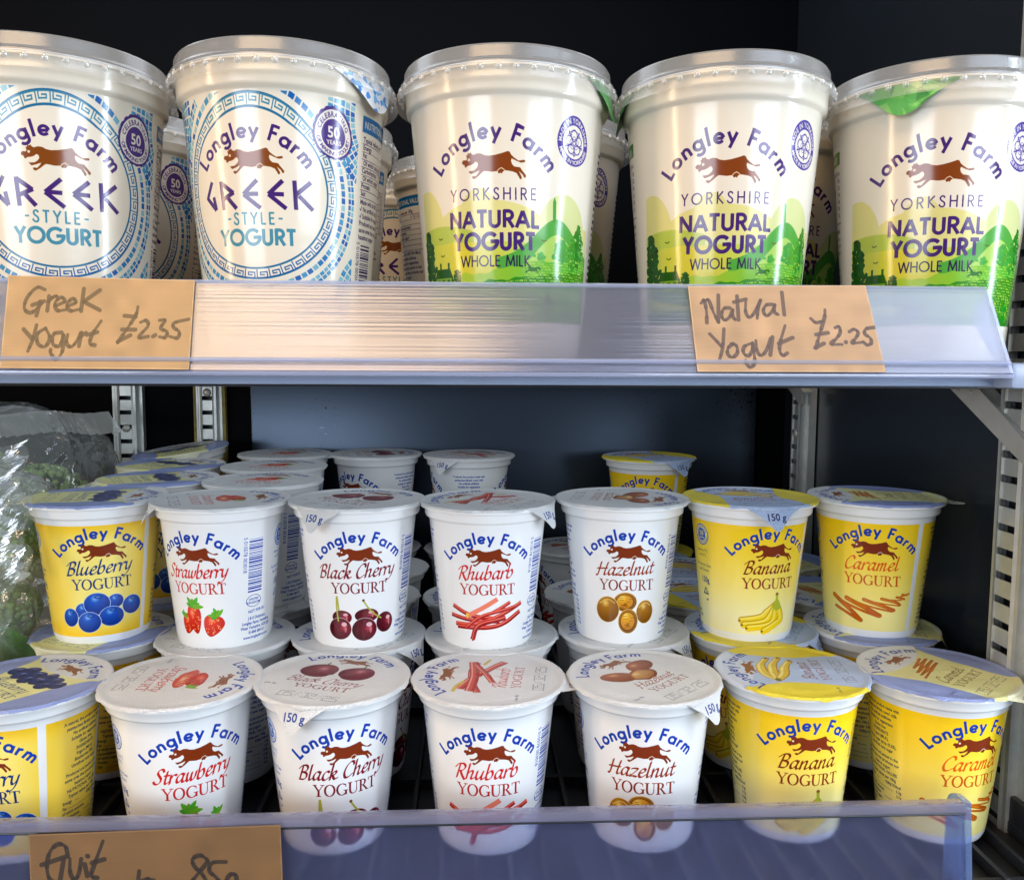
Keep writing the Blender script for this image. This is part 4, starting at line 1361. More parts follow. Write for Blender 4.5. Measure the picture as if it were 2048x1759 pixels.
# clear rail leaning out towards the floor: front sheet, top bead, lower channel
yt, yb, zt, zb_ = .3545, .3350, CAMZ + .0306, CAMZ - .0040
XR = .2163
def sheet(name, x0, x1, ya, za, yb2, zb2, th, mat, n=1):
    d = Vector((0, yb2 - ya, zb2 - za)).normalized()
    nrm = Vector((0, d.z, -d.y)) * (1 if d.z < 0 else -1)
    if nrm.y > 0:
        nrm = -nrm
    p = [(ya, za), (yb2, zb2), (yb2 - nrm.y * th, zb2 - nrm.z * th), (ya - nrm.y * th, za - nrm.z * th)]
    return MB().prism(p, 'x', x0, x1).build(name, mat)
child(sheet("price_rail", -.74, XR, yt, zt, yb, zb_, .0016, M_RAIL), up)
child(MB().tube([(-.74, yt + .0008, zt + .0004), (XR, yt + .0008, zt + .0004)], .0010, 10).build("rail_bead", M_RAILEDGE), up)
child(MB().tube([(-.74, yb + .0010, zb_ + .0040), (XR + .0006, yb + .0010, zb_ + .0040)], .0009, 10).build("rail_bead", M_RAILEDGE), up)
child(MB().box(-.74, yb - .0004, zb_ - .0022, XR + .0020, yb + .0135, zb_ - .0004, .0006).build("rail_foot", M_RAILEDGE), up)
child(MB().prism([(yt, zt), (yb, zb_), (yb + .006, zb_), (yt + .010, zt - .012), (yt + .007, zt - .006)], 'x', XR + .0002, XR + .0016).build("rail_end", M_RAILEDGE), up)
child(MB().box(XR + .003, .338, ZU - .011, WX - .006, .352, ZU - .0005, .002).build("front_bar", M_FRAME), up)
# brackets under the shelf
def bracket(y0, y1, zlow, x):
    o = MB().prism([(y0, ZU - .0125), (y0, ZU - .0150), (y1, zlow), (y1 - .003, zlow + .002), (y1 - .003, zlow + .0105), (y0 - .024, ZU - .0125)], 'x', x, x + .0014).build("shelf_bracket", M_STEELDARK)
    child(o, up)
    o2 = MB().prism([(y0 - .0240, ZU - .0127), (y1 - .003, zlow + .0107), (y1 - .003, zlow + .0119), (y0 - .0226, ZU - .0127)], 'x', x + .0002, x + .009).build("bracket_flange", M_STEEL)
    o2.parent = o
    for yy in (y0 - .008, y0 - .020):
        bm = bmesh.new(); bmesh.ops.create_uvsphere(bm, u_segments=10, v_segments=6, radius=.0016)
        for v in bm.verts:
            v.co = Vector((v.co.x * .5 + x - .0002, v.co.y + yy, v.co.z + ZU - .0165))
        me = bpy.data.meshes.new("rivet"); bm.to_mesh(me); bm.free()
        r = link("rivet", me, M_STEEL); r.parent = o
bracket(.4690, .402, CAMZ - .0495, .2690)
bracket(.735, .690, CAMZ - .036, .2700)

low = empty("lower_shelf", (0, .36, 0))
tag(low, "lower black grid shelf carrying the small pots behind a tall clear front", "shelf")
child(MB().box(-.74, .350, -.020, WX - .004, BY - .014, -.0065).build("tray", M_DARK), low)
b = MB()
x = -.735
while x < .275:
    b.box(x, .3555, -.0060, x + .0026, BY - .016, 0.0, .0006)
    x += .016
for y in (.3545, .46, .56, .66, BY - .018):
    b.box(-.74, y, -.0063, .2765, y + .004, -.0012)
child(b.build("grid", M_DARK), low)
M_FRONT = clear("clear_front_sheet", (.85, .87, .97), .105, (.30, .35, .72), rough=.16, refr=.80, rrough=.42, stripes=.16, smudge=.3, shine=.07)
M_FRONTLIP = clear("clear_front_lip", (.62, .62, .72), .40, (.42, .42, .56), rough=.10)
zt2 = .0385
child(MB().prism([(.3515, zt2 - .0045), (.3445, -.020), (.3465, -.020), (.3535, zt2 - .0045)], 'x', -.74, .2178).build("clear_front", M_FRONT), low)
child(MB().box(-.74, .3495, zt2 - .0040, .2178, .3555, zt2, .0008).build("front_lip", M_FRONTLIP), low)
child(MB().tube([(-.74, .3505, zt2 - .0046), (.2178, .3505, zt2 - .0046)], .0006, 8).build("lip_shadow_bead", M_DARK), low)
def rounded_end():
    p = [(.3445, -.020), (.3510, zt2), (.3580, zt2)] + [(.3580 + .008 * math.sin(a), zt2 - .008 + .008 * math.cos(a)) for a in np.linspace(.2, 1.5, 6)] + [(.366, -.004), (.366, -.020)]
    return MB().prism(p, 'x', .2180, .2205).build("front_end_cap", clear("clear_end_cap", (.62, .72, .92), .30, (.30, .42, .70), rough=.06))
child(rounded_end(), low)
b = MB(); b.box(.2215, .345, -.022, WX - .006, .356, -.0068, .003); 
child(b.build("corner_frame", M_FRAME), low)
child(MB().box(.2735, .357, -.006, WX - .006, .60, .013, .0012).build("side_lip", M_DARK), low)

# ------------------------------------------------------------------ small pots
M_CUPW = None
LIDS, CUPS = {}, {}
H, RL = .0772, .0375
POT = [(.0, .0010), (.0215, .0010), (.0225, .0), (.0242, .0004), (.0250, .0022)]
_wall = lambda z: .025 + .104 * z
POT += [(_wall(z), z) for z in (.006, .02, .035, .05, .062, .0690)]
POT += [(.0326, .0697), (.0340, .0702), (.0344, .0712), (.0346, .0745), (.0352, .0752), (.0370, .0755), (.0373, .0762), (.0373, .0768), (.0355, .0771), (.0, .0770)]


def cup_mesh(kind, mat):
    me = lathe("cup", POT, 96, lambda a, z, i: ((a - R_(-60)) / (2 * PI) if a >= R_(-60) - 1e-6 else (a - R_(-60)) / (2 * PI) + 1, min(max(z / .070, .002), .998)), sharp=50, close=False)
    # keep each quad on one side of the seam
    l = me.uv_layers[0].data
    for p in me.polygons:
        us = [l[i].uv[0] for i in p.loop_indices]
        if max(us) - min(us) > .5:
            for i in p.loop_indices:
                if l[i].uv[0] < .5:
                    l[i].uv[0] += 1.0
    me.materials.append(mat)
    return me


def lid_uv(x, y):
    return ((x * 1000 + 40) / 80, (y * 1000 + 56) / 98)


def lid_mesh(mat, seed):
    rr = random.Random(seed)
    ph = [rr.uniform(0, 6.3) for _ in range(5)]
    V, F, UV = [(0, 0, .0004)], [], []
    rings = [.004, .010, .018, .026, .031, .0336, .0345, .0356, .0366, .0374, .03765]
    seg = 96
    for i, r in enumerate(rings):
        for k in range(seg):
            a = 2 * PI * k / seg
            z = .0004 + .00025 * math.sin(2 * a + ph[0]) * (r / .03) + .00018 * math.sin(5 * a + ph[1] + r * 120)
            rr2 = r
            if r > .0335:
                z = (.0003, .0006, .0008, .0007, .0003)[min(i - 6, 4)] if i >= 6 else .0001
            if i == len(rings) - 1:
                w = .00035 * math.sin(9 * a + ph[2]) + .0003 * math.sin(17 * a + ph[3]) + .00025 * math.sin(31 * a + ph[4])
                rr2 = r + .0002 + w
                z = -.0003 - abs(w) * .8
            V.append((rr2 * math.sin(a), rr2 * math.cos(a), z))
    for k in range(seg):
        F.append((0, 1 + (k + 1) % seg, 1 + k))
    for i in range(len(rings) - 1):
        for k in range(seg):
            k2 = (k + 1) % seg
            F.append((1 + i * seg + k, 1 + i * seg + k2, 1 + (i + 1) * seg + k2, 1 + (i + 1) * seg + k))
    for f in F:
        UV += [lid_uv(V[i][0], V[i][1]) for i in f]
    me = mesh("foil_lid", V, F, UV, True, 60)
    me.materials.append(mat)
    return me


def tab_mesh(mat, bend, R=RL, half=25, L=.0125, tip=.0045, z0=.0, uvf=lid_uv, curl=0.0, drop=0.0):
    V, F, UV, flat = [], [], [], []
    ns, nt_ = 16, 10
    for j in range(nt_ + 1):
        t = j / nt_
        for i in range(ns + 1):
            s = -1 + 2 * i / ns
            a = R_(half) * s
            root = (R * math.sin(a), -R * math.cos(a))
            end = (tip * s, -(R + L * math.sqrt(max(0, 1 - .55 * s * s))))
            w = t ** .9
            p = (root[0] * (1 - w) + end[0] * w, root[1] * (1 - w) + end[1] * w)
            rad = math.hypot(*p)
            ext = max(0, rad - R)
            ab = R_(bend) * min(1, .35 + ext / .003)
            hx = math.cos(R_(bend)) * ext if ext > .0025 else math.cos(ab) * ext
            q = R + hx - .0006 + .0006 * math.sin(3 * s + 5 * t) * t * (1 if curl else .4)
            z = z0 - math.sin(ab) * ext + curl * ext * ext * 20
            V.append((p[0] / rad * q, p[1] / rad * q, z))
            flat.append(p)
    W = ns + 1
    for j in range(nt_):
        for i in range(ns):
            F.append((j * W + i, (j + 1) * W + i, (j + 1) * W + i + 1, j * W + i + 1))
    for f in F:
        UV += [uvf(*flat[i]) for i in f]
    me = mesh("pull_tab", V, F, UV, True, 70)
    me.materials.append(mat)
    return me


for n_, k in enumerate(FL):
    CUPS[k] = cup_mesh(k, printed("cup plastic " + k, cup_art(k), .17))
    lm = printed("lid foil " + k, lid_art(k), .34, foil=True)
    LIDS[k] = (lid_mesh(lm, n_), lid_mesh(lm, n_ + 20), tab_mesh(lm, 66), tab_mesh(lm, 24, curl=1.0))
M_UNDER = None


def pot(kind, x, y, tier, face, turn, lid, label, bend=True, tilt=None, group="small fruit yogurt pots", z=None):
    """face: direction of the print that looks at the aisle ('A', 'B' fronts, 'I' ingredients, 'C' barcode); turn/lid in degrees."""
    root = empty("yogurt_pot", (x, y, tier * H if z is None else z))
    tag(root, label, "yogurt pot", group)
    th = -math.atan2(x, y) + R_(turn) - R_({'A': 0, 'B': 180, 'I': 270, 'C': 57}[face])
    c = bpy.data.objects.new("cup", CUPS[kind]); COL.objects.link(c)
    c.parent = root; c.rotation_euler = (0, 0, th)
    v = int(abs(x * 1000)) % 2
    l = bpy.data.objects.new("foil_lid", LIDS[kind][v]); COL.objects.link(l)
    l.parent = root; l.location = (0, 0, .0773); l.rotation_euler = (0, 0, R_(lid))
    t = bpy.data.objects.new("pull_tab", LIDS[kind][2 if bend else 3]); COL.objects.link(t)
    t.parent = l; t.location = (0, 0, -.0002)
    if tilt:
        root.rotation_euler = tilt
    return root


# front row, on the grid
pot('blueberry', -.2129, .4085, 0, 'B', -40, -37, "front-row blueberry pot cut off by the picture edge, violet and lemon lid")
pot('strawberry', -.1396, .4086, 0, 'B', 9, -93, "white strawberry pot in the front row, lid lettering turned sideways", bend=False)
pot('black_cherry', -.0673, .4095, 0, 'B', 10, -18, "white black cherry pot in the front row, lid tab bent down over the rim")
pot('rhubarb', .0086, .4066, 0, 'A', 0, 82, "white rhubarb pot in the front row, red sticks on its lid", bend=False)
pot('hazelnut', .0851, .4055, 0, 'B', 1, 42, "white hazelnut pot in the front row, brown nuts on its wrinkled lid")
pot('banana', .1609, .4108, 0, 'A', 20, 84, "banana pot in the front row, yellow lid with a pale blue band", bend=False)
pot('caramel', .2335, .4065, 0, 'A', 38, 42, "caramel pot in the front row beside the slotted upright, lemon and violet lid", bend=False)
# second row, standing on the grid, each carrying another pot
S2 = [('blueberry', -.2090, .4865, 'I', 12, -22), ('strawberry', -.1375, .4765, 'I', 24, -20), ('black_cherry', -.0633, .4765, 'A', 48, 60), ('rhubarb', .0115, .4745, 'I', -42, 32),
      ('hazelnut', .0880, .4800, 'I', -48, 55), ('banana', .1630, .4815, 'A', -34, 60), ('caramel', .2355, .4815, 'I', -12, 72)]
for k, x, y, f, t, l in S2:
    pot(k, x, y, 0, f, t, l, "%s pot on the grid in the second row, underneath the upright %s pot" % (k.replace('_', ' '), k.replace('_', ' ')))
pot('blueberry', -.2095, .4868, 1, 'B', 0, -78, "blueberry pot standing on another pot, gold print framed by a white stripe", bend=False)
pot('strawberry', -.1380, .4765, 1, 'A', -29, -68, "strawberry pot standing on another pot, turned to show its barcode")
pot('black_cherry', -.0632, .4752, 1, 'A', 0, -28, "black cherry pot standing on another pot, five dark cherries in full view")
pot('rhubarb', .0090, .4700, 1, 'A', 0, 57, "rhubarb pot standing on another pot, bundle of red sticks in full view")
pot('hazelnut', .0855, .4770, 1, 'A', 7, -105, "hazelnut pot standing on another pot, four brown nuts in full view", bend=False)
pot('banana', .1592, .4780, 1, 'B', 25, 3, "banana pot standing on another pot, blue tab folded over its yellow side")
pot('caramel', .2345, .4810, 1, 'B', 0, 75, "caramel pot standing on another pot, drizzle picture and tab sticking out sideways", bend=False)
# blueberry and strawberry stacks going back
pot('blueberry', -.2030, .5620, 1, 'B', 25, -62, "blueberry pot of the upper tier directly behind the gold-framed one", bend=False)
pot('blueberry', -.2060, .5640, 0, 'B', 30, -40, "blueberry pot on the grid in the third row, under a stacked blueberry pot")
pot('blueberry', -.2205, .6375, 1, 'B', 0, -35, "blueberry pot of the upper tier, third one back, flat blue lid with lemon band")
pot('blueberry', -.2215, .6385, 0, 'A', 0, 10, "blueberry pot on the grid in the fourth row")
pot('blueberry', -.2280, .7130, 1, 'A', 0, 20, "tilted blueberry pot at the back below the worn upright", tilt=(R_(3), R_(-7), 0), z=H + .0040)
pot('blueberry', -.2290, .7140, 0, 'A', 0, 10, "blueberry pot on the grid at the back under the tilted one")
pot('strawberry', -.1330, .5510, 1, 'C', 30, -8, "strawberry pot of the upper tier directly behind the barcode one")
pot('strawberry', -.1345, .5515, 0, 'B', 20, 12, "strawberry pot on the grid in the third row, under a stacked strawberry pot")
pot('strawberry', -.1430, .6260, 1, 'A', 0, -10, "strawberry pot of the upper tier, third one back, red berry on its lid")
pot('strawberry', -.1440, .6270, 0, 'A', 0, 5, "strawberry pot on the grid in the fourth row")
pot('strawberry', -.1530, .7080, 1, 'A', 0, -14, "rearmost strawberry pot of the upper tier, only its lid and rim in view")
pot('strawberry', -.1525, .7090, 0, 'A', 0, 0, "strawberry pot on the grid at the back under the rearmost strawberry lid")
# the rest of the back
pot('black_cherry', -.0785, .7090, 1, 'B', -40, -75, "black cherry pot of the upper tier against the back panel, ragged lid edge", bend=False)
pot('rhubarb', -.0018, .7000, 1, 'I', 0, -33, "rhubarb pot of the upper tier against the back panel, small print facing out")
pot('banana', .1442, .6850, 1, 'B', -5, 30, "lone banana pot of the upper tier in front of the wet back panel")
for k, x, y, f, t, l, s in (('black_cherry', -.0715, .5560, 'I', -30, 40, "black cherry pot on the grid in the third row"), ('black_cherry', -.0695, .6330, 'A', 0, 10, "black cherry pot on the grid in the fourth row"), ('black_cherry', -.0800, .7080, 'A', 60, 0, "black cherry pot on the grid at the back, under the ragged-lid cherry pot"),
                            ('rhubarb', .0060, .5520, 'I', 0, 70, "rhubarb pot on the grid in the third row"), ('rhubarb', -.0010, .7010, 'B', 0, 30, "rhubarb pot on the grid at the back, under the pot with small print facing out"), ('rhubarb', .0870, .7010, 'I', 14, 12, "rhubarb pot on the grid at the back, seen between the two tiers"),
                            ('hazelnut', .0865, .5570, 'A', 70, 20, "hazelnut pot on the grid in the third row"),
                            ('banana', .1510, .5560, 'B', -78, 24, "banana pot on the grid in the third row, beside the stacked banana pot"), ('banana', .1560, .6120, 'A', 0, -20, "banana pot on the grid in the fourth row"), ('banana', .1445, .6880, 'A', 0, 10, "banana pot on the grid at the back, under the lone upper banana pot"),
                            ('caramel', .2370, .5580, 'I', 0, 100, "caramel pot on the grid in the third row"), ('caramel', .2400, .6480, 'I', -12, 15, "caramel pot on the grid in the fourth row, small print facing out")):
    if s.startswith("banana pot on the grid in the fourth"):
        y = .6222
    pot(k, x, y, 0, f, t, l, s)

# ------------------------------------------------------------------ large tubs
M_OVER = clear("clear_overcap", (.95, .95, .94), .20, (.82, .80, .76), rough=.24, edge=.55)
M_DOT = clear("clear_overcap_dots", (.90, .90, .88), .30, (.86, .84, .80), rough=.08, edge=.8, shine=.10)
M_WHITEP = plain("white_rim", (.80, .79, .76), .28)
M_FOIL = plain("silver_foil", (.62, .62, .62), .35, metal=.8, bump=.4, bscale=220)
TUB = [(.0, .0010), (.0300, .0010), (.0315, .0), (.0335, .0004), (.0346, .0026)]
_tw = lambda z: .0345 + .088 * z
TUB += [(_tw(z), z) for z in (.008, .02, .04, .06, .08, .095, .1078)]
TUB += [(.0442, .1085), (.0455, .1092), (.0461, .1106), (.0463, .1178), (.0469, .1187), (.0476, .1189), (.0476, .1198), (.0450, .1200), (.0, .1198)]
OVER = [(.0, .1232), (.0428, .1232), (.0436, .1238), (.0442, .1268), (.0451, .1277), (.0462, .1276), (.0468, .1266), (.0471, .1224), (.0476, .1216), (.0484, .1213), (.0490, .1204), (.0494, .1170), (.0498, .1144), (.0505, .1130)]


def over_mesh():
    seg = 176
    V, F = [], []
    n = len(OVER)
    for i, (r, z) in enumerate(OVER):
        for k in range(seg):
            a = 2 * PI * k / seg
            V.append((r * math.sin(a), -r * math.cos(a), z))
    for i in range(n - 1):
        for k in range(seg):
            k2 = (k + 1) % seg
            F.append((i * seg + k, (i + 1) * seg + k, (i + 1) * seg + k2, i * seg + k2))
    # ring of little grip dimples round the skirt
    for k in range(42):
        a0 = 2 * PI * (k + .5) / 42
        base = len(V)
        for j in range(5):
            e = j / 4 * PI / 2
            for q in range(10):
                p = 2 * PI * q / 10
                rr, hh = .0016 * math.cos(e), .0011 * math.sin(e)
                r = .0492 + hh
                a = a0 + rr * math.cos(p) / .0495
                V.append((r * math.sin(a), -r * math.cos(a), .1176 + rr * math.sin(p)))
        for j in range(4):
            for q in range(10):
                q2 = (q + 1) % 10
                F.append((base + j * 10 + q, base + j * 10 + q2, base + (j + 1) * 10 + q2, base + (j + 1) * 10 + q))
        F.append(tuple(base + 40 + q for q in range(10)))
    me = mesh("overcap", V, F, None, True, 50)
    me.materials.append(M_OVER)
    me.materials.append(M_DOT)
    nb = (n - 1) * seg
    me.polygons.foreach_set("material_index", [0] * nb + [1] * (len(me.polygons) - nb))
    return me


def seal_material(name, kind):
    """Foil seal: silver, printed edge in blue tiles or in green."""
    m, nt, b, ln = nodes(name)
    N = nt.nodes.new
    tc = N("ShaderNodeTexCoord")
    v = N("ShaderNodeTexVoronoi")
    v.feature = 'F1'
    v.inputs["Scale"].default_value = 420 if kind == 'greek' else 160
    ln(tc.outputs["Object"], v.inputs["Vector"])
    r = N("ShaderNodeValToRGB")
    r.color_ramp.interpolation = 'CONSTANT' if kind == 'greek' else 'LINEAR'
    if kind == 'greek':
        cols = ((0, (.72, .74, .76)), (.30, (.05, .24, .60)), (.52, (.70, .74, .78)), (.68, (.15, .42, .75)), (.84, (.75, .77, .78)))
    else:
        cols = ((0, (.02, .16, .03)), (.4, (.05, .30, .06)), (.75, (.12, .42, .10)), (1, (.35, .52, .22)))
    el = r.color_ramp.elements
    el[0].position, el[0].color = cols[0][0], (*cols[0][1], 1)
    el[1].position, el[1].color = cols[1][0], (*cols[1][1], 1)
    for p, c in cols[2:]:
        e = el.new(p); e.color = (*c, 1)
    sp = N("ShaderNodeSeparateColor")
    ln(v.outputs["Color"], sp.inputs[0])
    ln(sp.outputs[0], r.inputs[0])
    ln(r.outputs[0], b.inputs["Base Color"])
    b.inputs["Roughness"].default_value = .3
    b.inputs["Metallic"].default_value = .25
    bp = N("ShaderNodeBump"); bp.inputs["Strength"].default_value = .5; bp.inputs["Distance"].default_value = .0006
    n = N("ShaderNodeTexNoise"); n.inputs["Scale"].default_value = 300
    ln(tc.outputs["Object"], n.inputs["Vector"]); ln(n.outputs["Fac"], bp.inputs["Height"]); ln(bp.outputs["Normal"], b.inputs["Normal"])
    return m


def tub_mesh(mat):
    me = lathe("cup", TUB, 120, lambda a, z, i: ((a + PI) / (2 * PI), min(max(z / .105, .002), .998) if z < .1045 else .998), sharp=50, close=False)
    me.materials.append(mat)
    return me


ga, na = greek_art(), natural_art()
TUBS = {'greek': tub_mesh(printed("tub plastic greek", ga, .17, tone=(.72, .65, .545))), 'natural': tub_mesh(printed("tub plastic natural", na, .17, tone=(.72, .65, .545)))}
OVERM = over_mesh()
SEALM = {k: lathe("foil_seal", [(.0, .1202), (.0446, .1202), (.0472, .1205), (.0477, .1199)], 96, sharp=60, close=False) for k in TUBS}
for k in TUBS:
    SEALM[k].materials.append(M_FOIL)
STAB = {k: tab_mesh(seal_material("seal print " + k, k), 80, R=.0474, half=34, L=.0150, tip=.010, z0=.1200, uvf=lambda x, y: (x, y)) for k in TUBS}


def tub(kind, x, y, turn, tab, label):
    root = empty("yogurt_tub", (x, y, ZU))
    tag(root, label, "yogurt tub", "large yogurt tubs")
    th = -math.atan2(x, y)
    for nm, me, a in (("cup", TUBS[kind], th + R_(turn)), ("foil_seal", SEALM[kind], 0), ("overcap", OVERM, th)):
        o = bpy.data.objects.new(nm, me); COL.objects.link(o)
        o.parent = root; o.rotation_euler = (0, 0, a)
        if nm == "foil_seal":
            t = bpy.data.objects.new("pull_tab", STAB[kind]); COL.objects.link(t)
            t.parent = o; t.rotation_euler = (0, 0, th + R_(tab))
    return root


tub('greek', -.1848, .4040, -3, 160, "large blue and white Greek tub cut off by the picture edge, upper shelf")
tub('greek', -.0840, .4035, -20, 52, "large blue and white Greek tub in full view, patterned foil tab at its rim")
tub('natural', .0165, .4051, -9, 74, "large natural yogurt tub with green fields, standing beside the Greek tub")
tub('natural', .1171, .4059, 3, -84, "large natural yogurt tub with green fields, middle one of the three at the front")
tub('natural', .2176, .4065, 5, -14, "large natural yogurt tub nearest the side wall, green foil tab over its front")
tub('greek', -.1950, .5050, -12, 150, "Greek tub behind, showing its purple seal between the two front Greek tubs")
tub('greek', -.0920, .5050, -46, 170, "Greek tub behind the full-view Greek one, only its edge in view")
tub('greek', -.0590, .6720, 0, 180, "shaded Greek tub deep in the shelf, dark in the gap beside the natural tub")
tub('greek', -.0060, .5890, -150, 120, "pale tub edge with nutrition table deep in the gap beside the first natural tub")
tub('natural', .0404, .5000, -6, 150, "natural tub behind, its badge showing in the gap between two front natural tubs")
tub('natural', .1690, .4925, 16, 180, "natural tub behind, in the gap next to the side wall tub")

# ------------------------------------------------------------------ price cards
def card_art(name, W, Hh, base, ink, strokes, nib):
    cv = Canvas('flat', 12.0, box=(0, 0, W, Hh), base=base)
    rng = np.random.RandomState(len(name))
    g = rng.normal(0, 1, (cv.H, 1, 1)).astype(np.float32) * .012 + rng.normal(0, 1, (cv.H, cv.W, 1)).astype(np.float32) * .012
    cv.a = cv.a * (1 + g)
    big = rng.normal(0, 1, (8, 14))
    yy, xx = np.mgrid[0:cv.H, 0:cv.W]
    fy, fx = yy / cv.H * 6.99, xx / cv.W * 12.99
    iy, ix = fy.astype(int), fx.astype(int)
    ty, tx = fy - iy, fx - ix
    ty, tx = ty * ty * (3 - 2 * ty), tx * tx * (3 - 2 * tx)
    lf = (big[iy, ix] * (1 - ty) * (1 - tx) + big[iy + 1, ix] * ty * (1 - tx) + big[iy, ix + 1] * (1 - ty) * tx + big[iy + 1, ix + 1] * ty * tx)
    edge = np.minimum(np.minimum(xx, cv.W - xx), np.minimum(yy, cv.H - yy)) / 12.0
    cv.a = cv.a * (1 + .035 * lf[..., None]).astype(np.float32)
    cv.a = cv.a + ((edge < .45 + .18 * np.sin(xx * .05) * np.sin(yy * .07))[..., None] * .07).astype(np.float32)
    for k in range(40):
        disc(cv, (0, 0, 0, 0, 1), rng.uniform(0, W), rng.uniform(0, Hh), .12, .12, base * rng.choice((.8, 1.2)), alpha=.6)
    for P in strokes:
        Q = spline(P, 6) if len(P) > 2 else np.array(P, float)
        for q0 in range(0, max(1, len(Q) - 1), 5):      # a felt pen: the line thins and darkens where it slows
            f = .88 + .16 * math.sin(q0 * .7 + len(P))
            stroke(cv, (0, 0, 0, 0, 1), Q[q0:q0 + 6], nib * f, ink, alpha=.80)
    return cv.image(name)


def mapcard(L, lx, ty, by, rx, W, Hh):
    """Traced pen points -> millimetres on the card; lx/rx: (top, bottom) edges of the traced card."""
    out = []
    for P in L:
        Q = []
        for x, y in P:
            v = (y - ty) / (by - ty)
            a, c = lx[0] + (lx[1] - lx[0]) * v, rx[0] + (rx[1] - rx[0]) * v
            Q.append(((x - a) / (c - a) * W, (1 - v) * Hh))
        out.append(Q)
    return out


NAT = [[(155, 195), (185, 165), (210, 280), (215, 395)], [(185, 175), (230, 165), (280, 290), (330, 390)], [(330, 390), (325, 110)], [(440, 245), (385, 250), (360, 310), (385, 370), (440, 340), (470, 265), (470, 330), (500, 370)],
       [(510, 120), (530, 370)], [(480, 185), (600, 155)], [(598, 185), (600, 290), (640, 345), (695, 280), (745, 165)], [(745, 165), (722, 250), (715, 355)], [(860, 210), (800, 220), (775, 280), (810, 330), (865, 280), (888, 215), (885, 290), (925, 318)], [(955, 85), (985, 320)],
       [(245, 510), (330, 600), (365, 640)], [(385, 460), (375, 640), (345, 765)], [(480, 610), (430, 650), (425, 710), (470, 745), (520, 700), (510, 630), (460, 610)], [(650, 610), (590, 640), (580, 700), (630, 730), (668, 670), (672, 605), (684, 700), (690, 790), (650, 840), (605, 800), (602, 770)],
       [(705, 580), (715, 680), (755, 725), (810, 670), (850, 560)], [(870, 545), (845, 720)], [(995, 430), (945, 600), (940, 680), (970, 725), (1015, 700)], [(930, 610), (1070, 550)],
       [(1390, 270), (1385, 350), (1335, 520), (1300, 650)], [(1250, 360), (1300, 400), (1370, 385)], [(1300, 520), (1420, 500)], [(1290, 650), (1380, 605)], [(1490, 450), (1530, 440), (1540, 500), (1500, 560), (1450, 610), (1560, 615)], [(1595, 595), (1600, 590)],
       [(1630, 490), (1680, 465), (1720, 500), (1690, 560), (1660, 600), (1750, 595)], [(1880, 445), (1800, 460), (1785, 510), (1840, 550), (1850, 600), (1810, 620), (1770, 590)]]
GRK = [[(230, 105), (190, 95), (140, 150), (125, 210), (160, 230), (215, 180)], [(165, 190), (225, 168)], [(205, 170), (185, 245)], [(250, 140), (240, 218)], [(246, 170), (270, 145), (290, 138)], [(285, 190), (330, 165), (310, 145), (280, 175), (290, 215), (335, 210)],
       [(345, 190), (385, 170), (370, 150), (340, 180), (355, 215), (405, 205)], [(428, 95), (410, 215)], [(510, 100), (425, 165)], [(425, 165), (505, 208)],
       [(120, 318), (165, 370)], [(185, 295), (165, 370), (140, 430)], [(230, 310), (190, 340), (190, 390), (225, 405), (250, 360), (230, 310)], [(310, 330), (270, 340), (265, 390), (300, 400), (318, 340), (315, 430), (285, 470), (257, 440), (255, 420)], [(340, 340), (335, 385), (360, 405), (390, 370), (405, 330)],
       [(410, 330), (400, 400)], [(405, 350), (432, 330)], [(510, 265), (470, 330), (455, 385), (482, 395)], [(440, 340), (492, 325)],
       [(700, 185), (690, 230), (650, 300), (600, 378)], [(630, 235), (690, 240)], [(620, 310), (690, 310)], [(600, 375), (665, 340)], [(715, 270), (745, 260), (755, 290), (708, 350), (758, 346)], [(783, 345), (795, 338)], [(815, 258), (845, 258), (822, 300), (856, 320), (846, 350), (816, 347)],
       [(970, 250), (895, 270), (890, 295), (920, 320), (910, 352), (870, 345)]]
FRT = [[(330, 262), (315, 190), (260, 170), (200, 220), (170, 320), (180, 420), (222, 460)], [(130, 322), (320, 265)], [(298, 285), (262, 455)], [(345, 285), (343, 390), (375, 445), (410, 390), (430, 288)], [(455, 330), (470, 420)], [(478, 268), (482, 270)], [(600, 160), (530, 330), (500, 420), (545, 438)], [(510, 322), (605, 298)],
       [(385, 490), (400, 560), (430, 590)], [(470, 520), (440, 620), (400, 680)], [(520, 545), (480, 570), (490, 610), (530, 590), (520, 545)], [(600, 545), (560, 570), (570, 610), (605, 570), (605, 660), (570, 690)], [(650, 540), (660, 600), (700, 600), (730, 530)], [(800, 490), (775, 590)], [(785, 530), (830, 510)], [(865, 400), (850, 520), (880, 590)], [(830, 492), (930, 462)], [(975, 472), (925, 470), (930, 520), (960, 560), (920, 590)],
       [(1385, 330), (1335, 298), (1275, 325), (1290, 385), (1345, 445), (1372, 520), (1300, 590), (1255, 520), (1310, 440), (1385, 355), (1385, 330)], [(1530, 355), (1425, 360), (1400, 420), (1450, 470), (1480, 535), (1440, 610)], [(1480, 700), (1510, 560), (1540, 470), (1585, 445), (1605, 490), (1560, 560), (1520, 570)]]


def rail_point(u, v):
    """Point on the rail's front face from a photo-frame ray (the card lies in the plane of the rail)."""
    f = 1710.85
    d = _fw + _rt * ((u - 1024) / f) - _up * ((v - 879.5) / f)
    n = Vector((0, zb_ - zt, -(yb - yt))).normalized()
    p0 = Vector((0, yt, zt)) - Vector((0, 0, 0))
    o = Vector((0, 0, CAMZ))
    return o + d * ((p0 - o).dot(n) / d.dot(n))


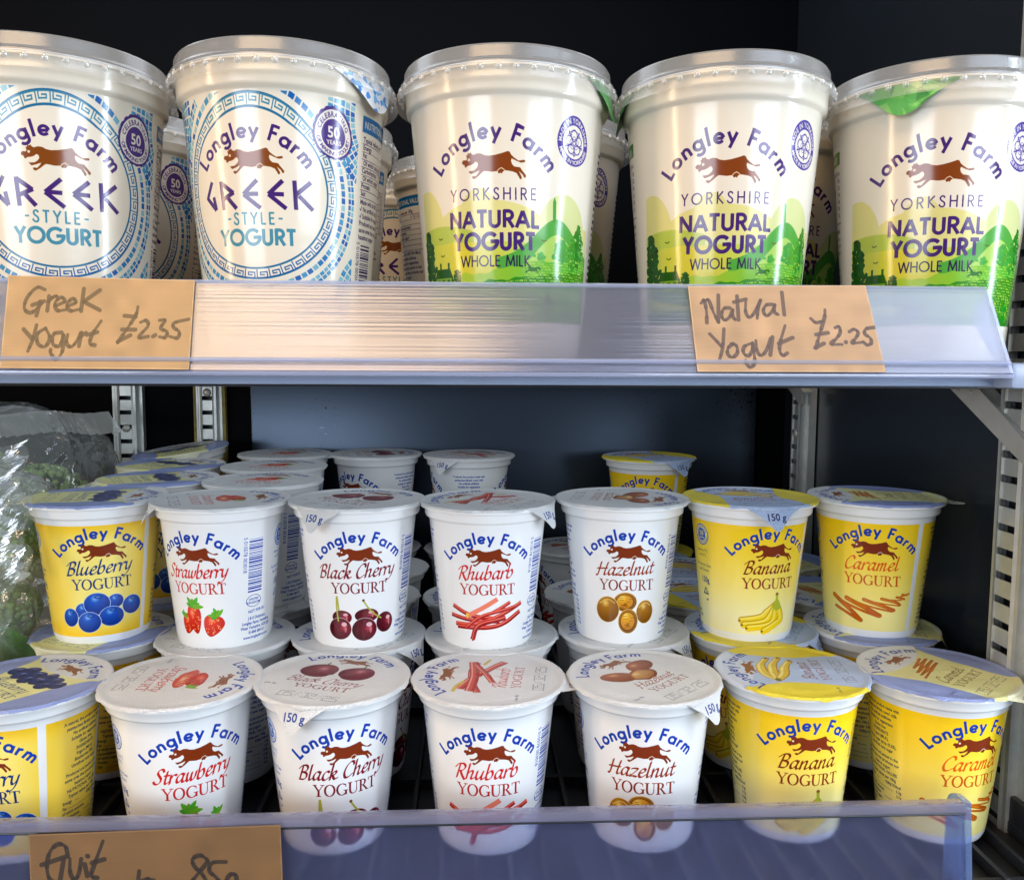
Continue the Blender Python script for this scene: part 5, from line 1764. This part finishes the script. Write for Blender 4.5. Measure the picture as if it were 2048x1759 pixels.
def card(P4, img, label, parent=None, th=.0004, lift=.0005):
    """P4: lower left, lower right, upper right, upper left corners of the front face."""
    P4 = [Vector(p) for p in P4]
    n = (P4[1] - P4[0]).cross(P4[3] - P4[0]).normalized()
    A = [p + n * (lift + th) for p in P4]
    B = [p + n * lift for p in P4]
    V = A + B
    F = [(0, 1, 2, 3), (7, 6, 5, 4), (0, 4, 5, 1), (1, 5, 6, 2), (2, 6, 7, 3), (3, 7, 4, 0)]
    q = ((0, 0), (1, 0), (1, 1), (0, 1))
    UV = list(q) + [(.5, .02)] * 20
    me = mesh("price_card", V, F, UV, False)
    o = link("price_card", me, printed("card " + label, img, .55))
    return tag(o, label, "price card", "handwritten price cards")


KRAFT, KRAFT2 = srgb(176, 140, 96), srgb(116, 84, 48)
c1 = [rail_point(2, 738), rail_point(379, 741), rail_point(391, 563), rail_point(19, 553)]
card(c1, card_art("card greek", 82, 38, KRAFT, srgb(92, 74, 48), mapcard(GRK, (45, 2), 32, 518, (1000, 972), 82, 38), .86), "tan card reading Greek Yogurt in the upper price rail")
c2 = [rail_point(1394, 745), rail_point(1770, 746), rail_point(1729, 573), rail_point(1375, 575)]
card(c2, card_art("card natural", 78, 38, srgb(180, 144, 106), srgb(84, 66, 58), mapcard(NAT, (25, 125), 15, 880, (1790, 1995), 78, 38), .82), "tan card reading Natural Yogurt in the upper price rail")
X0, X1 = -.1822, -.0790
card([(X0 + .0015, .3425, -.022), (X1 + .0015, .3425, -.022), (X1 - .001, .3478, .0372), (X0 - .001, .3478, .0352)],
     card_art("card fruit", 103.7, 57, KRAFT2, srgb(38, 28, 20), mapcard(FRT, (40, 40), 90, 90 + 1920 / 103.7 * 57, (1960, 1960), 103.7, 57), .95), "darker brown card reading fruit yogurts on the lower clear front")

# ------------------------------------------------------------------ bagged vegetables beside the pots
M_FLORET = plain("broccoli_green", (.25, .36, .13), .75, bump=.8, bscale=900, var=.55, vscale=220)
M_STALK = plain("stalk_green", (.50, .60, .28), .5, var=.25, vscale=60)
M_LEAF = plain("leaf_green", (.085, .165, .045), .42, bump=.9, bscale=260, var=.6, vscale=120)
M_FILM = clear("bag_film", (.98, .99, .99), .13, (.88, .92, .88), rough=.12, crinkle=.35, cscale=38, shine=.05, edge=.8)


def broccoli_meshes(seed):
    rr = random.Random(seed)
    bm = bmesh.new()
    for k in range(430):
        u, v = rr.uniform(0, 2 * PI), math.acos(rr.uniform(-.25, 1))
        lump = 1 + .18 * math.sin(3 * u + seed) * math.sin(2 * v)
        p = Vector((math.sin(v) * math.cos(u), math.sin(v) * math.sin(u), math.cos(v) * .75)) * .024 * lump
        bmesh.ops.create_icosphere(bm, subdivisions=1, radius=rr.uniform(.0013, .0030), matrix=Matrix.Translation(p + Vector((0, 0, .030))))
    for v in bm.verts:
        v.co += Vector((rr.uniform(-1, 1), rr.uniform(-1, 1), rr.uniform(-1, 1))) * .0003
    crown = bpy.data.meshes.new("floret_crown"); bm.to_mesh(crown); bm.free()
    crown.polygons.foreach_set("use_smooth", [True] * len(crown.polygons))
    crown.materials.append(M_FLORET)
    b = MB()
    b.tube([(0, 0, 0), (.001, 0, .012), (.0, 0, .028)], .0095, 12)
    for q in range(5):
        a = q * 1.26 + seed
        b.tube([(0, 0, .012), (.010 * math.cos(a), .010 * math.sin(a), .024), (.016 * math.cos(a), .016 * math.sin(a), .034)], .0042, 8)
    o = b.build("stalk", M_STALK)
    me = o.data
    bpy.data.objects.remove(o)
    return crown, me


BROC = [broccoli_meshes(s) for s in (1, 2, 3)]


def broccoli(i, loc, rot, s, label):
    root = empty("broccoli_floret", loc, rot)
    root.scale = (s, s, s)
    tag(root, label, "broccoli", "broccoli in the clear bags")
    for nm, me in (("crown", BROC[i % 3][0]), ("stalk", BROC[i % 3][1])):
        o = bpy.data.objects.new(nm, me); COL.objects.link(o); o.parent = root
    return root


def leaf(loc, rot, L, W, label, seed):
    rr = random.Random(seed)
    V, F = [], []
    n, m_ = 14, 10
    for i in range(n + 1):
        t = i / n
        w = W * math.sin(PI * (t * .92 + .06)) ** .7
        for j in range(m_ + 1):
            s = -1 + 2 * j / m_
            V.append((s * w + .002 * math.sin(9 * t + seed), t * L, .010 * math.sin(t * 3 + seed) + .006 * s * s + .0035 * math.sin(11 * t + 5 * s + seed) * abs(s) - .0012 * (abs(s) < .15)))
    for i in range(n):
        for j in range(m_):
            a = i * (m_ + 1) + j
            F.append((a, a + 1, a + m_ + 2, a + m_ + 1))
    o = link("leaf", mesh("leaf", V, F, None, True), M_LEAF, None, loc)
    o.rotation_euler = rot
    return tag(o, label, "leaf", "green leaves in the clear bags")


def bag(name, c, half, label, seed, crimp, tops=()):
    """A cushion of clear film with creases, a flat sealed edge and pulled corners."""
    rr = np.random.RandomState(seed)
    bm = bmesh.new()
    bmesh.ops.create_icosphere(bm, subdivisions=6, radius=1.0)
    K = rr.normal(0, 1, (16, 3)); K /= np.linalg.norm(K, axis=1)[:, None]
    fr, ph = rr.uniform(3, 8, 16), rr.uniform(0, 6.3, 16)
    for v in bm.verts:
        p = np.array(v.co)
        q = np.sign(p) * np.abs(p) ** .62
        w = (1 - np.abs(np.sin(fr * (K @ p + .12 * np.sin(5 * p[0] + 4 * p[2])) + ph))) ** 5
        q = q * (1 + .075 * w.max() * (.3 + .7 * math.sin(5 * p[0] + 4 * p[1]) ** 2) - .03)
        v.co = Vector((c[0] + half[0] * q[0], c[1] + half[1] * q[1], max(c[2] + half[2] * q[2], .0012)))
    film = bpy.data.meshes.new("film")
    bm.to_mesh(film); bm.free()
    film.polygons.foreach_set("use_smooth", [True] * len(film.polygons))
    root = empty("vegetable_bag", (c[0], c[1], max(c[2] - half[2], .0012)))
    tag(root, label, "bag", "clear bags of vegetables")
    o = link("film", film, M_FILM); o.parent = root; o.location = -Vector(root.location)
    for (a, b_, wd) in crimp:
        a, b_ = Vector(a), Vector(b_)
        V, F = [], []
        n = 60
        for i in range(n + 1):
            t = i / n
            p = a.lerp(b_, t)
            for j in range(4):
                s = j / 3
                z = .0016 * math.sin(t * 150 + 2.0 * s) * (.3 + s) + .003 * math.sin(t * 17 + seed)
                V.append(p + Vector(wd) * s + Vector((z * .6, z, z * .4)))
        for i in range(n):
            for j in range(3):
                q = i * 4 + j
                F.append((q, q + 1, q + 5, q + 4))
        o = link("sealed_edge", mesh("sealed_edge", V, F, None, True), clear("bag_seal_film", (.92, .94, .94), .34, (.88, .92, .92), rough=.08, shine=.22)); o.parent = root; o.location = -Vector(root.location)
    return root


bag("front_bag", (-.345, .520, .082), (.093, .070, .088), "clear crinkled bag of broccoli beside the blueberry pots", 3,
    [((-.2380, .447, .156), (-.2275, .4445, .190), (-.0065, .0, -.003)), ((-.2385, .447, .158), (-.2305, .446, .119), (-.005, -.001, -.004)), ((-.256, .448, .170), (-.2330, .446, .124), (-.003, -.001, -.003))])
fb = [o for o in bpy.data.objects if o.name.startswith("vegetable_bag")][0]
def flap(root, P4, label):
    """Loose film: a bilinear patch with folds running across it."""
    V, F = [], []
    n = 28
    A, B, Cc, D = [Vector(p) for p in P4]
    for i in range(n + 1):
        for j in range(n + 1):
            s, t = i / n, j / n
            p = A.lerp(B, s).lerp(D.lerp(Cc, s), t)
            f = abs(math.sin(9 * s + 3 * t)) ** .5 * .0035 + .0028 * math.sin(15 * t - 6 * s) + .0015 * math.sin(31 * s + 17 * t)
            V.append(p + Vector((.2 * f, f, .3 * f)))
    for i in range(n):
        for j in range(n):
            q = i * (n + 1) + j
            F.append((q, q + 1, q + n + 2, q + n + 1))
    o = link("film_flap", mesh("film_flap", V, F, None, True), M_FLAP); o.parent = root; o.location = -Vector(root.location)
M_FLAP = clear("bag_flap_film", (.97, .98, .98), .10, (.88, .92, .90), rough=.08, shine=.06, edge=.7, crinkle=.30, cscale=42)
flap(fb, ((-.305, .452, .172), (-.2280, .443, .187), (-.2310, .446, .121), (-.300, .450, .105)), "")
flap(fb, ((-.300, .449, .118), (-.2330, .4455, .126), (-.2560, .450, .060), (-.300, .446, .050)), "")
bag("back_bag", (-.395, .665, .096), (.122, .052, .100), "clear bag of dark greens behind the broccoli bag", 8,
    [((-.440, .628, .190), (-.2690, .650, .193), (.006, .004, -.016))])
bag("low_bag", (-.318, .430, .036), (.056, .034, .038), "small clear bag with a crimped edge in the picture corner by the blueberry pots", 5,
    [((-.280, .402, .076), (-.2545, .405, .016), (.006, -.004, .004)), ((-.300, .398, .078), (-.278, .400, .077), (0, -.004, .006))])
for i, (x, y, z, rx, ry, s, d) in enumerate(((-.283, .490, .098, -30, 10, 1.0, "broccoli floret near the top of the crinkled bag"), (-.318, .505, .122, -20, -15, 1.1, "broccoli floret under the film at the crinkled bag's top"),
                                             (-.300, .486, .052, -60, 20, 1.0, "broccoli floret low in the crinkled bag, stalk towards the pots"), (-.350, .500, .070, -40, 0, 1.1, "broccoli floret at the picture edge in the crinkled bag"),
                                             (-.290, .540, .050, -10, 30, 1.0, "broccoli floret deep in the crinkled bag"), (-.330, .645, .100, -30, 0, 1.1, "broccoli floret in the dark bag behind"),
                                             (-.385, .640, .120, -20, 20, 1.1, "yellowish broccoli floret high in the dark bag behind"), (-.300, .645, .060, -30, -20, 1.0, "broccoli floret low in the dark bag behind"))):
    broccoli(i, (x, y, z), (R_(rx), R_(ry), i * 1.1), s, d)
for i, (x, y, z, rx, ry, rz, L, W, d) in enumerate(((-.262, .472, .010, 80, 0, 60, .075, .022, "dark leaf low against the film of the crinkled bag"), (-.285, .462, .030, 70, 10, 20, .060, .020, "leaf below the florets in the crinkled bag"),
                                                    (-.262, .424, .018, 50, 25, 35, .034, .010, "narrow curled leaf in the small crimped bag"), (-.280, .418, .020, 60, -20, -30, .040, .011, "leaf leaning over in the small crimped bag"),
                                                    (-.272, .420, .004, 75, 10, 5, .040, .012, "upright leaf at the front of the small crimped bag"), (-.345, .620, .040, 70, 0, 20, .12, .03, "long leaf in the dark bag behind"))):
    leaf((x, y, z), (R_(rx), R_(ry), R_(rz)), L, W, d, i)
broccoli(1, (-.300, .425, .006), (R_(-25), 0, 2.0), .8, "small broccoli floret in the small crimped bag")
